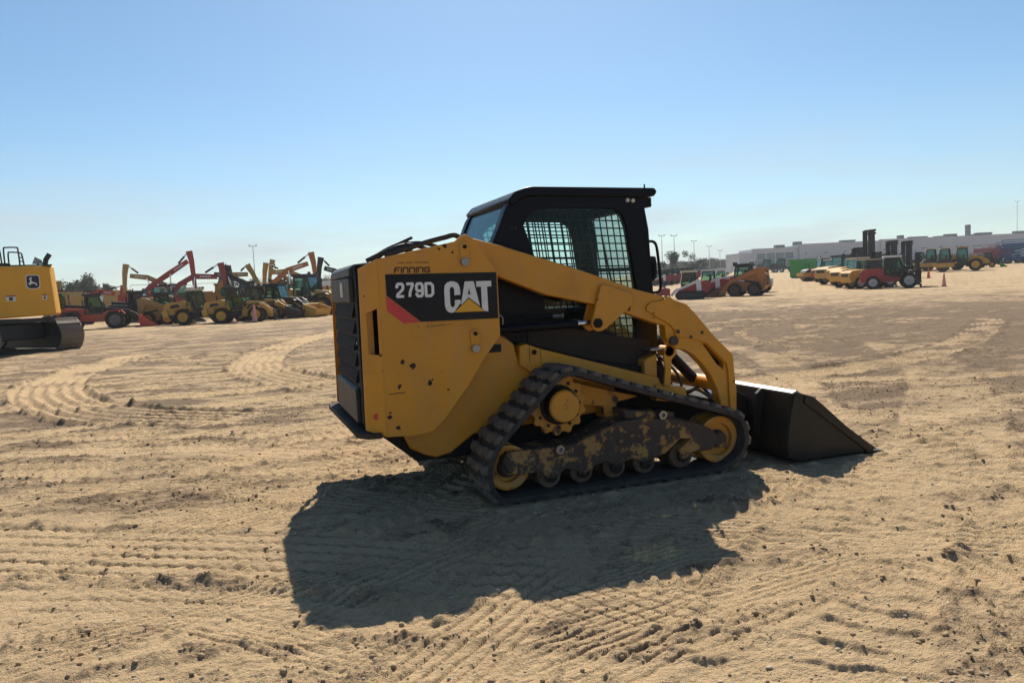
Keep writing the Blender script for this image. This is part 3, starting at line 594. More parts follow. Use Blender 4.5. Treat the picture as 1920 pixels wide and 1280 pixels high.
    MB().ext([(-.35, 1.68), (-.31, 1.68), (-.30, 1.76), (-.335, 1.785), (-.36, 1.77)], -.12, -.06).build('exhaust_tip', m_blackflat, R, .006)
    # ---- cab
    side = [(.493, 2.095), (.441, 2.090), (.372, 2.062), (.318, 2.012), (.285, 1.965), (.258, 1.905), (.228, 1.835), (.184, 1.745), (.155, 1.50), (.13, 1.10), (.30, 1.02), (.46, .975), (1.08, .792), (1.31, .735), (1.455, .845), (1.470, .92), (1.472, 1.072), (1.448, 1.337), (1.434, 1.60), (1.425, 1.80), (1.397, 1.96), (1.39, 2.06)]
    win = [(.414, 1.856), (.447, 1.902), (.526, 1.955), (.682, 1.967), (1.135, 1.957), (1.205, 1.915), (1.240, 1.823), (1.285, 1.504), (1.302, 1.363), (1.298, 1.143), (1.284, .985), (1.16, .985), (1.05, 1.06), (.75, 1.14), (.56, 1.20), (.535, 1.38), (.489, 1.628)]
    cab = MB().bx(.2, 1.44, -.474, .474, .80, .86).build('cab', m_blackflat, R)
    for s in (-1, 1): MB().ext(side, *sorted((s * .50, s * .475)), holes=[win]).build('side_frame', m_black, cab, .005)
    def grow(P, d):
        c = np.mean(np.array(P), 0); return [tuple(np.array(p) + (np.array(p) - c) / np.hypot(*(np.array(p) - c)) * d) for p in P]
    # recessed shoulders pressed into the side plate
    low = [(.40, 1.01), (.46, .985), (1.08, .802), (1.29, .755), (1.40, .84), (1.40, .965), (1.05, 1.03), (.75, 1.10), (.50, 1.16), (.42, 1.15)]
    for s in (-1, 1):
        a, b = sorted((s * .500, s * .508)); MB().ext(low, a, b).build('lower_side_panel', m_brownblk, cab, .004)
        a, b = sorted((s * .480, s * .486)); MB().ext(grow(win, .012), a, b).build('side_window', m_glass, cab)
        # wire guard
        g = MB(); th = .0054; poly = grow(win, .015)
        def clip(p, d):
            ts = []
            for i in range(len(poly)):
                q = np.array(poly[i]); e = np.array(poly[(i + 1) % len(poly)]) - q; den = d[0] * e[1] - d[1] * e[0]
                if abs(den) < 1e-9: continue
                w = q - p; t = (w[0] * e[1] - w[1] * e[0]) / den; u = (w[0] * d[1] - w[1] * d[0]) / den
                if 0 <= u < 1: ts.append(t)
            ts.sort(); return list(zip(ts[::2], ts[1::2]))
        dv = np.array((-.12, 1.0)); dv /= np.hypot(*dv); dh = np.array((1.0, -.03)); dh /= np.hypot(*dh)
        for d, step, o in ((dv, .052, np.array((.3, 1.5))), (dh, .056, np.array((.8, .93)))):
            n = np.array((abs(d[1]), abs(d[0])))
            for k in range(-6, 28):
                p = o + (np.array((step * k, 0)) if d is dv else np.array((0, step * k)))
                for t0, t1 in clip(p, d):
                    a, b = p + d * t0, p + d * t1; yy = s * (.462 if d is dv else .4685)
                    g.cyl((a[0], yy, a[1]), (b[0], yy, b[1]), th, 5)
        go = g.build('wire_guard', m_blackflat, cab); go['kind'] = 'stuff'
        MB().ext(poly, *sorted((s * .455, s * .474)), holes=[grow(win, -.012)]).build('guard_frame', m_blackflat, cab)
        MB().limb([(.86, 1.512), (1.30, 1.508)], [.014, .014], *sorted((s * .452, s * .476))).build('window_rail', m_blackflat, cab)
        for x, z in ((1.252, 2.018), (1.297, 2.015)):
            if s < 0: MB().lathe([(.0, 0), (.013, 0), (.016, .006), (.016, .02)], (x, s * .512, z), n=12).build('side_lamp', m_lamp, cab)
    # roof: a lid with a rolled edge, following the curve at the back
    roofp = [(.30, 2.022), (.352, 2.078), (.43, 2.108), (.493, 2.117), (1.476, 2.107), (1.492, 2.085), (1.492, 2.068), (1.470, 2.046), (1.385, 2.036), (.50, 2.05), (.44, 2.045), (.385, 2.02), (.335, 1.98)]
    roof = MB().ext(roofp, -.525, .525).build('roof', m_black, cab, .012)
    cut = MB().bx(1.0, 1.30, -.40, .38, 1.9, 2.3).mesh('added_roof_opening'); co_ = bpy.data.objects.new('added_roof_opening', cut)  # added roof opening, cut to let sun through for the green light patch
    COL.objects.link(co_); bo_ = roof.modifiers.new('added_opening', 'BOOLEAN'); bo_.object = co_; bo_.operation = 'DIFFERENCE'; bo_.solver = 'EXACT'
    roof.modifiers.move(1, 0); dg = bpy.context.evaluated_depsgraph_get(); dg.update(); baked = bpy.data.meshes.new_from_object(roof.evaluated_get(dg)); roof.modifiers.clear(); roof.data = baked; bpy.data.objects.remove(co_)
    MB().bx(1.0, 1.30, -.40, .38, 2.076, 2.082).build('added_roof_pane', m_addedpane, cab)  # tinted pane added to colour the patch of light in the shadow
    MB().bx(1.385, 1.465, -.49, .49, 1.968, 2.04).build('roof_lamp_housing', m_blackflat, cab, .008)
    MB().cyl((1.40, -.50, 2.10), (1.40, -.50, 2.135), .006, 6).build('antenna_stub', m_blackflat, cab)
    # rear wall: posts, sill and curved glass
    rear = [(.318, 2.012), (.285, 1.965), (.258, 1.905), (.228, 1.835), (.184, 1.745), (.155, 1.50), (.13, 1.10)]
    rin = [(x + .03, z - .004) for x, z in rear]
    band = lambda a, b: MB().ext(rear + rin[::-1], a, b)
    band(-.475, -.405).build('rear_post', m_black, cab, .004); band(.405, .475).build('rear_post', m_black, cab, .004)
    MB().ext(rear[-3:] + rin[-3:][::-1], -.405, .405).build('rear_sill', m_black, cab)
    gl = rear[:5]; gi = [(x + .006, z - .001) for x, z in gl]
    MB().ext([(x + .012, z) for x, z in gl] + [(x + .012, z) for x, z in gi][::-1], -.405, .405).build('rear_window', m_rearglass, cab)
    # front frame and door glass
    for s in (-1, 1): MB().limb([(1.375, 1.96), (1.405, 1.80), (1.415, 1.60), (1.43, 1.337), (1.452, 1.0), (1.44, .85)], [.03] * 6, *sorted((s * .475, s * .40))).build('front_post', m_blackflat, cab, .006)
    MB().ext([(1.37, 1.95), (1.41, 1.79), (1.42, 1.60), (1.435, 1.337), (1.455, 1.0), (1.45, .9), (1.444, .9), (1.449, 1.0), (1.429, 1.337), (1.414, 1.6), (1.404, 1.79), (1.364, 1.95)], -.40, .40).build('front_window', m_glass, cab)
    MB().tube([(1.44, .0, 1.18), (1.425, .14, 1.45), (1.405, .24, 1.82)], .008, 6).build('wiper', m_blackflat, cab)
    seat = MB().ext([(.52, 1.12), (1.02, 1.14), (1.02, 1.24), (.62, 1.24), (.52, 1.60), (.42, 1.58), (.44, 1.2)], -.26, .26).build('seat', m_blackflat, cab, .03)
    for s in (-1, 1):
        MB().ext([(.62, 1.28), (1.05, 1.34), (1.08, 1.42), (.62, 1.38)], *sorted((s * .30, s * .40))).build('arm_console', m_blackflat, cab, .02)
        MB().tube([(1.0, s * .35, 1.40), (1.03, s * .35, 1.50), (1.02, s * .34, 1.58)], .022, 8).build('joystick', m_blackflat, cab)
    for y in (-.47,):
        MB().tube(smooth3([(1.425, y, 1.712), (1.478, y, 1.708), (1.505, y, 1.672), (1.520, y, 1.55), (1.532, y, 1.385), (1.512, y, 1.33), (1.452, y, 1.322)]), .011, 8).build('grab_handle', m_blackflat, cab)
        MB().ext([(1.434, 1.60), (1.478, 1.595), (1.487, 1.55), (1.484, 1.44), (1.452, 1.405), (1.440, 1.42), (1.462, 1.46), (1.462, 1.54), (1.436, 1.55)], y - .03, y + .03).build('lamp_bracket', m_blackflat, cab, .004)
    fit_text('IL IK', .045, .02, (.345, -.5016, 1.83), X90, m_grey, cab)
    # ---- lift arms
    armp = [(-.084, 1.765), (.163, 1.697), (.706, 1.527), (1.185, 1.357), (1.426, 1.292), (1.449, 1.300), (1.482, 1.270), (1.594, 1.230), (1.661, 1.167), (1.831, .976), (1.992, .827), (2.004, .676), (2.018, .559), (2.013, .38), (1.90, .37),
            (1.879, .464), (1.853, .569), (1.804, .675), (1.733, .769), (1.648, .851), (1.584, .887), (1.505, .905), (1.464, .927), (1.417, .998), (1.413, 1.084), (1.346, 1.098), (1.081, 1.194), (.829, 1.270), (.476, 1.352), (.152, 1.484), (-.06, 1.60), (-.15, 1.70)]
    slot = [(1.735, .925), (1.760, .922), (1.922, .767), (1.915, .712), (1.855, .765)]
    front = [(1.256, 1.228), (1.29, 1.258), (1.379, 1.265), (1.449, 1.298), (1.482, 1.268), (1.592, 1.228), (1.659, 1.165), (1.829, .975), (1.990, .826), (2.002, .676), (2.016, .559), (2.011, .382), (1.955, .39), (1.945, .70), (1.930, .767), (1.762, .927), (1.717, .945), (1.623, .975), (1.494, .996), (1.485, 1.043), (1.451, 1.083), (1.255, 1.199)]
    gus = [(.882, 1.389), (.909, 1.406), (1.12, 1.335), (1.147, 1.253), (1.07, 1.20), (.915, 1.092), (.885, 1.078), (.850, 1.074), (.822, 1.088), (.806, 1.112), (.806, 1.145), (.845, 1.269)]
    rot_lk = [(1.425, 1.0), (1.47, .925), (1.53, .905), (1.545, .96), (1.49, 1.02)]
    for s in (-1, 1):
        f = lambda a, b: sorted((s * a, s * b))
        arm = MB().ext(armp, *f(.705, .615), holes=[slot]).build('lift_arm', m_arm, R, .008)
        MB().ext([(1.72, .94), (1.78, .94), (1.935, .77), (1.925, .69), (1.84, .75)], *f(.640, .630)).build('slot_back', m_blackflat, arm)
        MB().ext(front, *f(.722, .706)).build('arm_front_plate', m_arm, arm, .004)
        MB().ext(gus, *f(.738, .706)).build('arm_gusset', m_arm, arm, .006)
        MB().ext(gus[5:] + [gus[0]], *f(.60, .58)).build('arm_gusset', m_arm, arm, .004)
        MB().lathe([(.0, 0), (.030, 0), (.034, s * .004), (.034, s * .016), (.014, s * .02), (0, s * .02)], (.847, s * .738, 1.135), n=18).build('pivot_pin', m_blackflat, arm)
        MB().limb([(.97, 1.345), (1.03, 1.325)], [.010, .010], *f(.741, .7395)).build('weld_pad', m_arm, arm)
        for x, z, r in ((1.511, 1.032, .016), (1.718, 1.012, .012), (1.31, 1.18, .006), (1.31, 1.145, .006), (1.62, .985, .012)):
            MB().lathe([(0, 0), (r, 0), (r, s * .006), (0, s * .006)], (x, s * .722, z), n=12).build('bolt_head', m_worn, arm)
        MB().lathe([(.018, 0), (.034, 0), (.034, s * .03), (.018, s * .03)], (1.475, s * .702, .965), n=14).build('hinge_boss', m_worn, arm)
        # lift cylinder
        cy = MB().cyl((-.05, s * .66, 1.128), (.70, s * .66, 1.137), .030, 20).build('lift_cylinder', m_black, R)
        MB().cyl((.70, s * .66, 1.137), (.845, s * .66, 1.141), .0195, 16).build('cylinder_rod', m_chrome, cy)
        MB().lathe([(.02, -.03), (.034, -.03), (.034, .03), (.02, .03)], (.69, s * .66, 1.137), 'x', n=18).build('gland', m_black, cy)
        MB().tube([(.14, s * .60, 1.20), (.40, s * .60, 1.198), (.566, s * .60, 1.195)], .010, 8).build('hydraulic_line', m_black, R)
        MB().lathe([(.014, 0), (.014, .05), (.010, .052), (.010, .065), (.018, .066), (.018, .08)], (.566, s * .60, 1.195), 'x', n=8).build('hose_fitting', m_steel, R)
        if s < 0: MB().tube(smooth3([(.105, -.66, 1.17), (.11, -.67, 1.215), (.14, -.67, 1.232), (.165, -.67, 1.21), (.165, -.665, 1.165)]), .005, 6).build('bleed_hose', m_steel, R)
        # rail under the cab, front brackets
        MB().ext([(.30, 1.005), (.348, 1.018), (.457, .975), (1.08, .786), (1.40, .690), (1.42, .640), (1.63, .592), (1.635, .50), (.40, .80), (.295, .87)], *f(.615, .50)).build('frame_rail', m_yel, R, .008)
        MB().limb([(.372, 1.0), (.372, .89)], [.002, .002], *f(.6165, .6152)).build('rail_seam', m_ink, R)
        MB().limb([(.455, .97), (.455, .87)], [.002, .002], *f(.6165, .6152)).build('rail_seam', m_ink, R)
        MB().lathe([(0, 0), (.016, 0), (.018, s * .01), (.010, s * .018), (0, s * .018)], (.405, s * .615, .955), n=12).build('rail_bolt', m_blackflat, R)
        MB().ext([(1.469, .940), (1.432, .880), (1.426, .827), (1.438, .763), (1.419, .630), (1.477, .620), (1.494, .821), (1.543, .868), (1.529, .905)], *f(.655, .635)).build('front_bracket', m_yel, R, .004)
        MB().cyl((1.475, s * .655, .885), (1.475, s * .54, .885), .04, 14).build('bracket_boss', m_yel, R)
        MB().ext([(1.29, .83), (1.40, .87), (1.40, .69), (1.29, .72)], *f(.60, .46)).build('step_box', m_wornyel, R, .01)
        MB().bx(1.33, 1.44, *f(.63, .50), .895, .912).build('step_plate', m_steel, R, .003)
        MB().ext([(1.36, .64), (1.62, .60), (1.64, .48), (1.36, .52)], *f(.635, .50)).build('frame_nose', m_yel, R, .008)
        # tilt cylinder and hoses seen through the arm
        tc_ = MB().cyl((1.52, s * .38, .96), (1.86, s * .38, .62), .042, 16).build('tilt_cylinder', m_black, R)
        MB().cyl((1.86, s * .38, .62), (2.04, s * .38, .44), .024, 12).build('cylinder_rod', m_chrome, tc_)
        MB().tube(smooth3([(1.46, s * .50, .86), (1.58, s * .48, .62), (1.72, s * .46, .52), (1.88, s * .44, .56), (1.98, s * .42, .48)]), .013, 8).build('hydraulic_hose', m_hose, R)
        MB().tube(smooth3([(1.45, s * .54, .84), (1.60, s * .55, .70), (1.66, s * .55, .56), (1.80, s * .52, .55), (1.95, s * .5, .46)]), .011, 8).build('hydraulic_hose', m_hose, R)
    MB().cyl((1.90, -.61, .60), (1.90, .61, .60), .055, 18).build('arm_cross_tube', m_arm, R)
    MB().bx(1.40, 1.50, -.5, .5, .50, .80).build('front_bulkhead', m_blackflat, R, .01)
    MB().ext([(1.97, .14), (2.22, .12), (2.24, .46), (2.12, .52), (1.99, .44)], -.58, .58).build('coupler', m_blackflat, R, .012)
    # ---- bucket
    back = [(2.395, .500), (2.345, .535), (2.300, .520), (2.262, .36), (2.235, .18), (2.245, .06), (2.30, .014), (2.70, .006), (3.02, .004)]
    inn = [(2.405, .470), (2.352, .500), (2.325, .490), (2.290, .35), (2.266, .19), (2.275, .09), (2.32, .046), (2.70, .034), (3.02, .026)]
    bk = MB().ext(back + inn[::-1], -1.0, 1.0).build('bucket', m_bucket, R, .004)
    sidep = [(2.405, .515), (2.475, .492), (2.558, .427), (2.785, .236), (2.961, .110), (3.06, .040), (3.06, .010), (2.30, .018), (2.250, .06), (2.240, .18), (2.268, .36), (2.31, .515), (2.35, .53)]
    for s in (-1, 1):
        a, b = sorted((s * 1.0, s * 1.016)); MB().ext(sidep, a, b).build('bucket_side', m_bucket, bk, .003)
        MB().ext([(2.405, .515), (2.475, .492), (2.558, .427), (2.785, .236), (2.961, .110), (3.08, .030), (2.985, .020), (2.39, .455)], *sorted((s * 1.017, s * 1.028))).build('side_cutter', m_bucket, bk, .003)
        MB().ext([(2.31, .522), (2.268, .36), (2.235, .18), (2.25, .10), (2.21, .10), (2.18, .3), (2.22, .50), (2.27, .54)], *sorted((s * .70, s * .665))).build('bucket_rib', m_bucket, bk, .004)
    MB().ext([(2.98, .028), (3.155, .004), (3.155, -.006), (2.98, -.004)], -1.028, 1.028).build('cutting_edge', m_bucket, bk, .001)
    MB().ext([(2.395, .50), (2.30, .523), (2.305, .533), (2.345, .549), (2.40, .515)], -.998, .998).build('top_lip', m_edge, bk, .003)  # lip in a far paler steel than the rest of the bucket
    MB().limb([(2.253, .24), (2.252, .25)], [.006, .006], -.99, -.71).build('wear_seam', m_edge, bk)
    # ---- undercarriage
    npitch = 44; Q, T, Ltot = closed_path(TRACK_OUT, npitch * 4); Nn = np.stack([T[:, 1], -T[:, 0]], -1)      # outward
    pitch = Ltot / npitch
    lugm = None
    teeth = 14
    framep = [(.029, .292), (.058, .346), (.395, .339), (.532, .340), (.712, .388), (.868, .455), (1.072, .466), (1.329, .431), (1.511, .383), (1.636, .326), (1.705, .25), (1.631, .172), (1.461, .175), (1.420, .130), (1.375, .135), (1.362, .204), (1.455, .275), (1.373, .283), (1.255, .196), (1.132, .161), (1.06, .149),
              (.998, .185), (.934, .179), (.856, .150), (.780, .191), (.703, .180), (.616, .130), (.479, .184), (.394, .127), (.340, .135), (.279, .185), (.128, .180), (.060, .214)]
    for s in (-1, 1):
        f = lambda a, b: sorted((s * a, s * b))
        prof = [(-.022, -.199), (-.022, .199), (-.034, .20), (-.055, .198), (-.060, .17), (-.060, -.17), (-.055, -.198), (-.034, -.20)]
        vs = []; fs = []; k = len(prof); n = len(Q)
        for i in range(n):
            for off, w in prof: p = Q[i] + Nn[i] * off; vs.append((p[0], s * .79 + w, p[1]))
        for i in range(n):
            for j in range(k): fs.append((i * k + j, i * k + (j + 1) % k, ((i + 1) % n) * k + (j + 1) % k, ((i + 1) % n) * k + j))
        trk = MB().add(vs, fs).build('rubber_track', m_rub, R)
        if lugm is None:
            # one tread bar: a wavy bar with scalloped edge, local x along the belt, y across, z outwards
            wv = [(-.195, .006), (-.165, .020), (-.135, .006), (-.10, -.006), (-.07, .010), (-.035, .024), (0, .008), (.035, .024), (.07, .010), (.10, -.006), (.135, .006), (.165, .020), (.195, .006)]
            A = [(.024 + b * 1.25, a) for a, b in wv]; B = [(-.036 + b * .8, a) for a, b in wv]
            vt = [(x, y, -.026) for x, y in A + B[::-1]] + [(x * .78, y * .97, .004) for x, y in A + B[::-1]]; m_ = len(A) * 2; w_ = len(A)
            fl = [(i, i + 1, m_ - 2 - i, m_ - 1 - i) for i in range(w_ - 1)] + [(m_ + m_ - 1 - i, m_ + m_ - 2 - i, m_ + i + 1, m_ + i) for i in range(w_ - 1)] + [(i, (i + 1) % m_, m_ + (i + 1) % m_, m_ + i) for i in range(m_)]
            lugm = MB().add(vt, fl).mesh('tread_bar'); lugm.materials.append(m_lug)
            gm = MB().ext([(-.022, -.06), (.022, -.06), (.012, -.105), (-.012, -.105)], -.03, .03).mesh('guide_lug'); gm.materials.append(m_blackflat)
        for i in range(npitch):
            q = Q[i * 4]; t = T[i * 4]; ang = math.atan2(t[1], t[0]); nn = Nn[i * 4]
            M3 = Matrix(((t[0], 0, nn[0]), (0, 1, 0), (t[1], 0, nn[1])))
            o = bpy.data.objects.new('tread_bar', lugm); COL.objects.link(o); o.parent = trk
            o.matrix_local = Matrix.Translation((q[0], s * .79, q[1])) @ M3.to_4x4()
            g = bpy.data.objects.new('guide_lug', gm); COL.objects.link(g); g.parent = trk; g.matrix_local = o.matrix_local.copy()
        rf = MB().ext(framep, *f(.93, .66)).build('roller_frame', m_worn, R, .008)
        MB().ext([(.87, .36), (.985, .37), (.985, .285), (.87, .275)], *f(.934, .93)).build('cover_plate', m_worn, rf, .002)
        for x, z in ((.429, .322), (1.223, .473)):
            MB().lathe([(.016, s * -.02), (.016, 0), (.030, 0), (.030, s * -.03), (.034, s * -.03)], (x, s * .955, z), n=18).build('axle_ring', m_steel, rf)
        MB().ext([(.95, .53), (1.12, .505), (1.35, .475), (1.34, .435), (1.12, .44), (.95, .47)], *f(.90, .70)).build('suspension_bar', m_worn, R, .006)
        sp = MB(); ring = []
        for i in range(teeth * 4):
            a = 2 * math.pi * i / (teeth * 4); r = (.192, .215, .212, .190)[i % 4]; ring.append((.481 + r * math.cos(a), .605 + r * math.sin(a)))
        sp.ext(ring, *f(.825, .785)); spo = sp.build('sprocket', m_wornyel, R, .003)
        MB().lathe([(.135, 0), (.135, s * .02), (.118, s * .03), (.115, s * .10), (.11, s * .105)], (.481, s * .825, .605), n=32).build('motor_drum', m_brownblk, spo)
        MB().lathe([(.0, 0), (.110, 0), (.110, s * .010), (.100, s * .022), (.02, s * .024), (.014, s * .018), (0, s * .018)], (.481, s * .925, .607), n=32).build('hub_cap', m_wornyel, spo)
        for i in range(12):
            a = i * math.pi / 6; MB().lathe([(0, 0), (.012, 0), (.010, s * .012), (0, s * .012)], (.481 + .158 * math.cos(a), s * .825, .605 + .158 * math.sin(a)), n=8).build('hub_bolt', m_brownblk, spo)
        for (x, z, r) in ((.078, .232, .150), (1.722, .232, .172)):
            wh = MB().lathe([(r - .05, -.10), (r, -.10), (r, -.035), (r - .04, -.03), (r - .04, .03), (r, .035), (r, .10), (r - .015, .105), (r - .05, .09), (r - .055, s * .06 + .0), (.06, s * .06)] if s > 0 else
                            [(.06, -.06), (r - .055, -.06), (r - .05, -.09), (r - .015, -.105), (r, -.10), (r, -.035), (r - .04, -.03), (r - .04, .03), (r, .035), (r, .10), (r - .05, .10)], (x, s * .79, z), n=36).build('idler_wheel', m_wornyel, R)
            MB().lathe([(.06, 0), (.07, s * .01), (.06, s * .05), (.05, s * .06), (0, s * .06)], (x, s * .85, z), n=20).build('idler_hub', m_worn, wh)
        for x in (.371, .612, .862, 1.100, 1.402):
            r = .085 if x < 1.3 else .095
            ro = MB().lathe([(.03, -.10), (r - .01, -.10), (r, -.09), (r, -.03), (r - .03, -.025), (r - .03, .025), (r, .03), (r, .09), (r - .01, .10), (.03, .10)], (x, s * .79, .060 + r - (.003)), n=24).build('track_roller', m_roller, R)
            MB().lathe([(.045, 0), (.045, s * .02), (.03, s * .025), (0, s * .025)], (x, s * .90, .057 + r), n=14).build('roller_hub', m_brownblk, ro)
        MB().ext([(.62, .74), (1.16, .584), (.99, .555), (.974, .434), (.894, .443), (.874, .539), (.60, .58)], *f(.72, .56)).build('track_mount', m_wornyel, R, .008)
        MB().cyl((.481, s * .785, .605), (.481, s * .55, .605), .13, 24).build('drive_motor', m_wornyel, R)
    return R
def smooth3(pts, n=6):
    P = [Vector(p) for p in pts]; P = [2 * P[0] - P[1]] + P + [2 * P[-1] - P[-2]]; out = []
    for i in range(1, len(P) - 2):
        for k in range(n):
            t = k / n; a, b, c, d = P[i - 1], P[i], P[i + 1], P[i + 2]
            out.append(0.5 * (2 * b + (c - a) * t + (2 * a - 5 * b + 4 * c - d) * t * t + (3 * b - a - 3 * c + d) * t ** 3))
    return out + [P[-2]]
loader = build_loader()
MB.plainer = True

# ------------------------------------------------------------------ machines standing around the yard
def far(name, col, rough=0.45, spec=0.4, dust=0.18): return paint(name, col, rough, dust, scale=1.5, spec=spec)
f_yel = far('fleet_yellow', (0.54, 0.29, 0.035), dust=0.3); f_jd = far('excavator_yellow', (0.74, 0.36, 0.022), dust=0.06); f_org = far('fleet_orange', (0.40, 0.14, 0.03), dust=0.3); f_red = far('fleet_red', (0.30, 0.022, 0.026), dust=0.2)
f_orr = far('orange_red', (0.42, 0.05, 0.025), dust=0.2); f_blk = far('fleet_black', (0.018, 0.018, 0.02), dust=0.10); f_tyre = far('tyre_rubber', (0.02, 0.02, 0.021), 0.8, 0.2, 0.25); f_rim = far('rim_yellow', (0.62, 0.33, 0.03))
f_rimd = far('rim_dark', (0.10, 0.10, 0.10)); f_rims = far('rim_silver', (0.45, 0.45, 0.45)); f_wht = far('fleet_white', (0.70, 0.70, 0.68)); f_cream = far('cream_roof', (0.60, 0.55, 0.42)); f_steel = far('shoe_steel', (0.17, 0.13, 0.095), 0.55, 0.4, 0.5)
f_grn = far('skip_green', (0.03, 0.26, 0.05)); f_blu = far('lift_blue', (0.03, 0.09, 0.22)); f_brt = far('bucket_brown', (0.06, 0.045, 0.035)); f_gold = far('dull_gold', (0.42, 0.26, 0.07))
f_dred = far('dark_red', (0.26, 0.03, 0.03)); f_cone = far('cone_orange', (0.75, 0.17, 0.06), dust=0.05); f_conew = far('cone_faded', (0.70, 0.30, 0.24), dust=0.1); f_galv = far('galvanised', (0.34, 0.35, 0.36)); f_purp = far('faded_maroon', (0.25, 0.08, 0.10))
f_glass = glassmat('machine_glass', (0.68, 0.84, 0.79), 0.15, 0.03)
_cache = {}
def wheel(root, x, y, z, R_, w, rim, lugs=True):
    key = (round(R_, 3), round(w, 3), rim.name)
    if key not in _cache:
        h = w / 2; t = MB().lathe([(R_ * .55, -h * .8), (R_ * .80, -h), (R_ * .93, -h * .96), (R_ * .97, -h * .7), (R_ * .97, h * .7), (R_ * .93, h * .96), (R_ * .80, h), (R_ * .55, h * .8)], (0, 0, 0), n=28)
        if lugs:
            for i in range(18):
                a = 2 * math.pi * i / 18
                for sd in (-1, 1):
                    b = a + (math.pi / 18 if sd > 0 else 0); c, s_ = math.cos(b), math.sin(b); c2, s2 = math.cos(b + .16), math.sin(b + .16); d = R_ * .035
                    vs = []
                    for rr in (R_ * .94, R_ * 1.0):
                        vs += [((c) * rr - s_ * d, 0 if sd > 0 else 0, s_ * rr + c * d), ((c) * rr + s_ * d, 0, s_ * rr - c * d), (c2 * rr + s2 * d, sd * h * .95, s2 * rr - c2 * d), (c2 * rr - s2 * d, sd * h * .95, s2 * rr + c2 * d)]
                    t.add(vs, [(0, 1, 2, 3), (4, 7, 6, 5), (0, 4, 5, 1), (1, 5, 6, 2), (2, 6, 7, 3), (3, 7, 4, 0)])
        r = MB().lathe([(R_ * .54, -h * .62), (R_ * .60, -h * 1.0), (R_ * .55, -h * 1.02), (R_ * .50, -h * .86), (R_ * .26, -h * .82), (R_ * .24, -h * .98), (R_ * .06, -h * 1.0), (R_ * .06, h * 1.0), (R_ * .24, h * .98), (R_ * .26, h * .82), (R_ * .50, h * .86), (R_ * .55, h * 1.02), (R_ * .60, h * 1.0), (R_ * .54, h * .62)], (0, 0, 0), n=24)
        _cache[key] = (t.mesh('wheel'), r.mesh('rim'))
    tm, rm = _cache[key]
    o = bpy.data.objects.new('wheel', tm); COL.objects.link(o); o.parent = root; o.location = (x, y, z)
    if not tm.materials: tm.materials.append(f_tyre)
    c = bpy.data.objects.new('rim', rm); COL.objects.link(c); c.parent = o
    if not rm.materials: rm.materials.append(rim)
    return o
def P(root, name, mat, bevel=0.02):
    """start a part; finish with .done()"""
    b = MB(); b.done = lambda r=root, n=name, m=mat, w=bevel: b.build(n, m, r, w); return b
def windowed(root, name, prof, y0, y1, frame, glass=None, inset=0.09, roof=None, z_roof=0.12):
    """a cab: corner posts, sills and panes following a side profile of four or more (x,z) corners"""
    g = glass or f_glass; cabo = MB().bx(min(p[0] for p in prof) + .05, max(p[0] for p in prof) - .05, y0 + .05, y1 - .05, min(p[1] for p in prof) - .12, min(p[1] for p in prof) + .01).build(name, frame, root, .01)
    c = np.mean(np.array(prof), 0); inner = [(p[0] + (c[0] - p[0]) * inset * 2, p[1] + (c[1] - p[1]) * inset * 2) for p in prof]
    for (a, b) in ((y0, y0 + .06), (y1 - .06, y1)):
        MB().ext(prof, a, b, holes=[inner]).build('side_frame', frame, cabo)
        mid = (a + b) / 2; MB().ext(inner, mid - .006, mid + .006).build('side_window', g, cabo)
    k = len(prof); zs = sorted(p[1] for p in prof)
    for i in range(k):
        a, b = prof[i], prof[(i + 1) % k]
        if abs(a[0] - b[0]) > 1.6 * abs(a[1] - b[1]): continue
        MB().limb([a, b], [.012, .012], y0 + .06, y1 - .06).build('end_window', g, cabo)
    top = max(zs); xs = [p[0] for p in prof if p[1] > top - .1]
    for yy in (y0 + .12, y1 - .12):
        MB().bx(max(xs) + .04, max(xs) + .16, yy - .08, yy + .08, top + z_roof, top + z_roof + .12).build('work_lamp', f_blk, cabo)
    MB().bx(min(xs) - .12, max(xs) + .12, y0 - .06, y1 + .06, top - .02, top + z_roof).build('roof', roof or frame, cabo, .03)
    MB().ext([(c[0] - .30, zs[0]), (c[0] + .25, zs[0]), (c[0] + .22, zs[0] + .14), (c[0] - .12, zs[0] + .18), (c[0] - .22, zs[0] + .75), (c[0] - .36, zs[0] + .72)], (y0 + y1) / 2 - .25, (y0 + y1) / 2 + .25).build('seat', f_blk, cabo, .03)
    return cabo
def start(name, px, d, head, label, cat, group=None, scale=1.0, sink=0.0):
    p, az = spot(px, d); p.z += -0.02 - sink
    r = empty(name, p, -az + math.radians(head), scale); tag(r, label, cat, group); return r
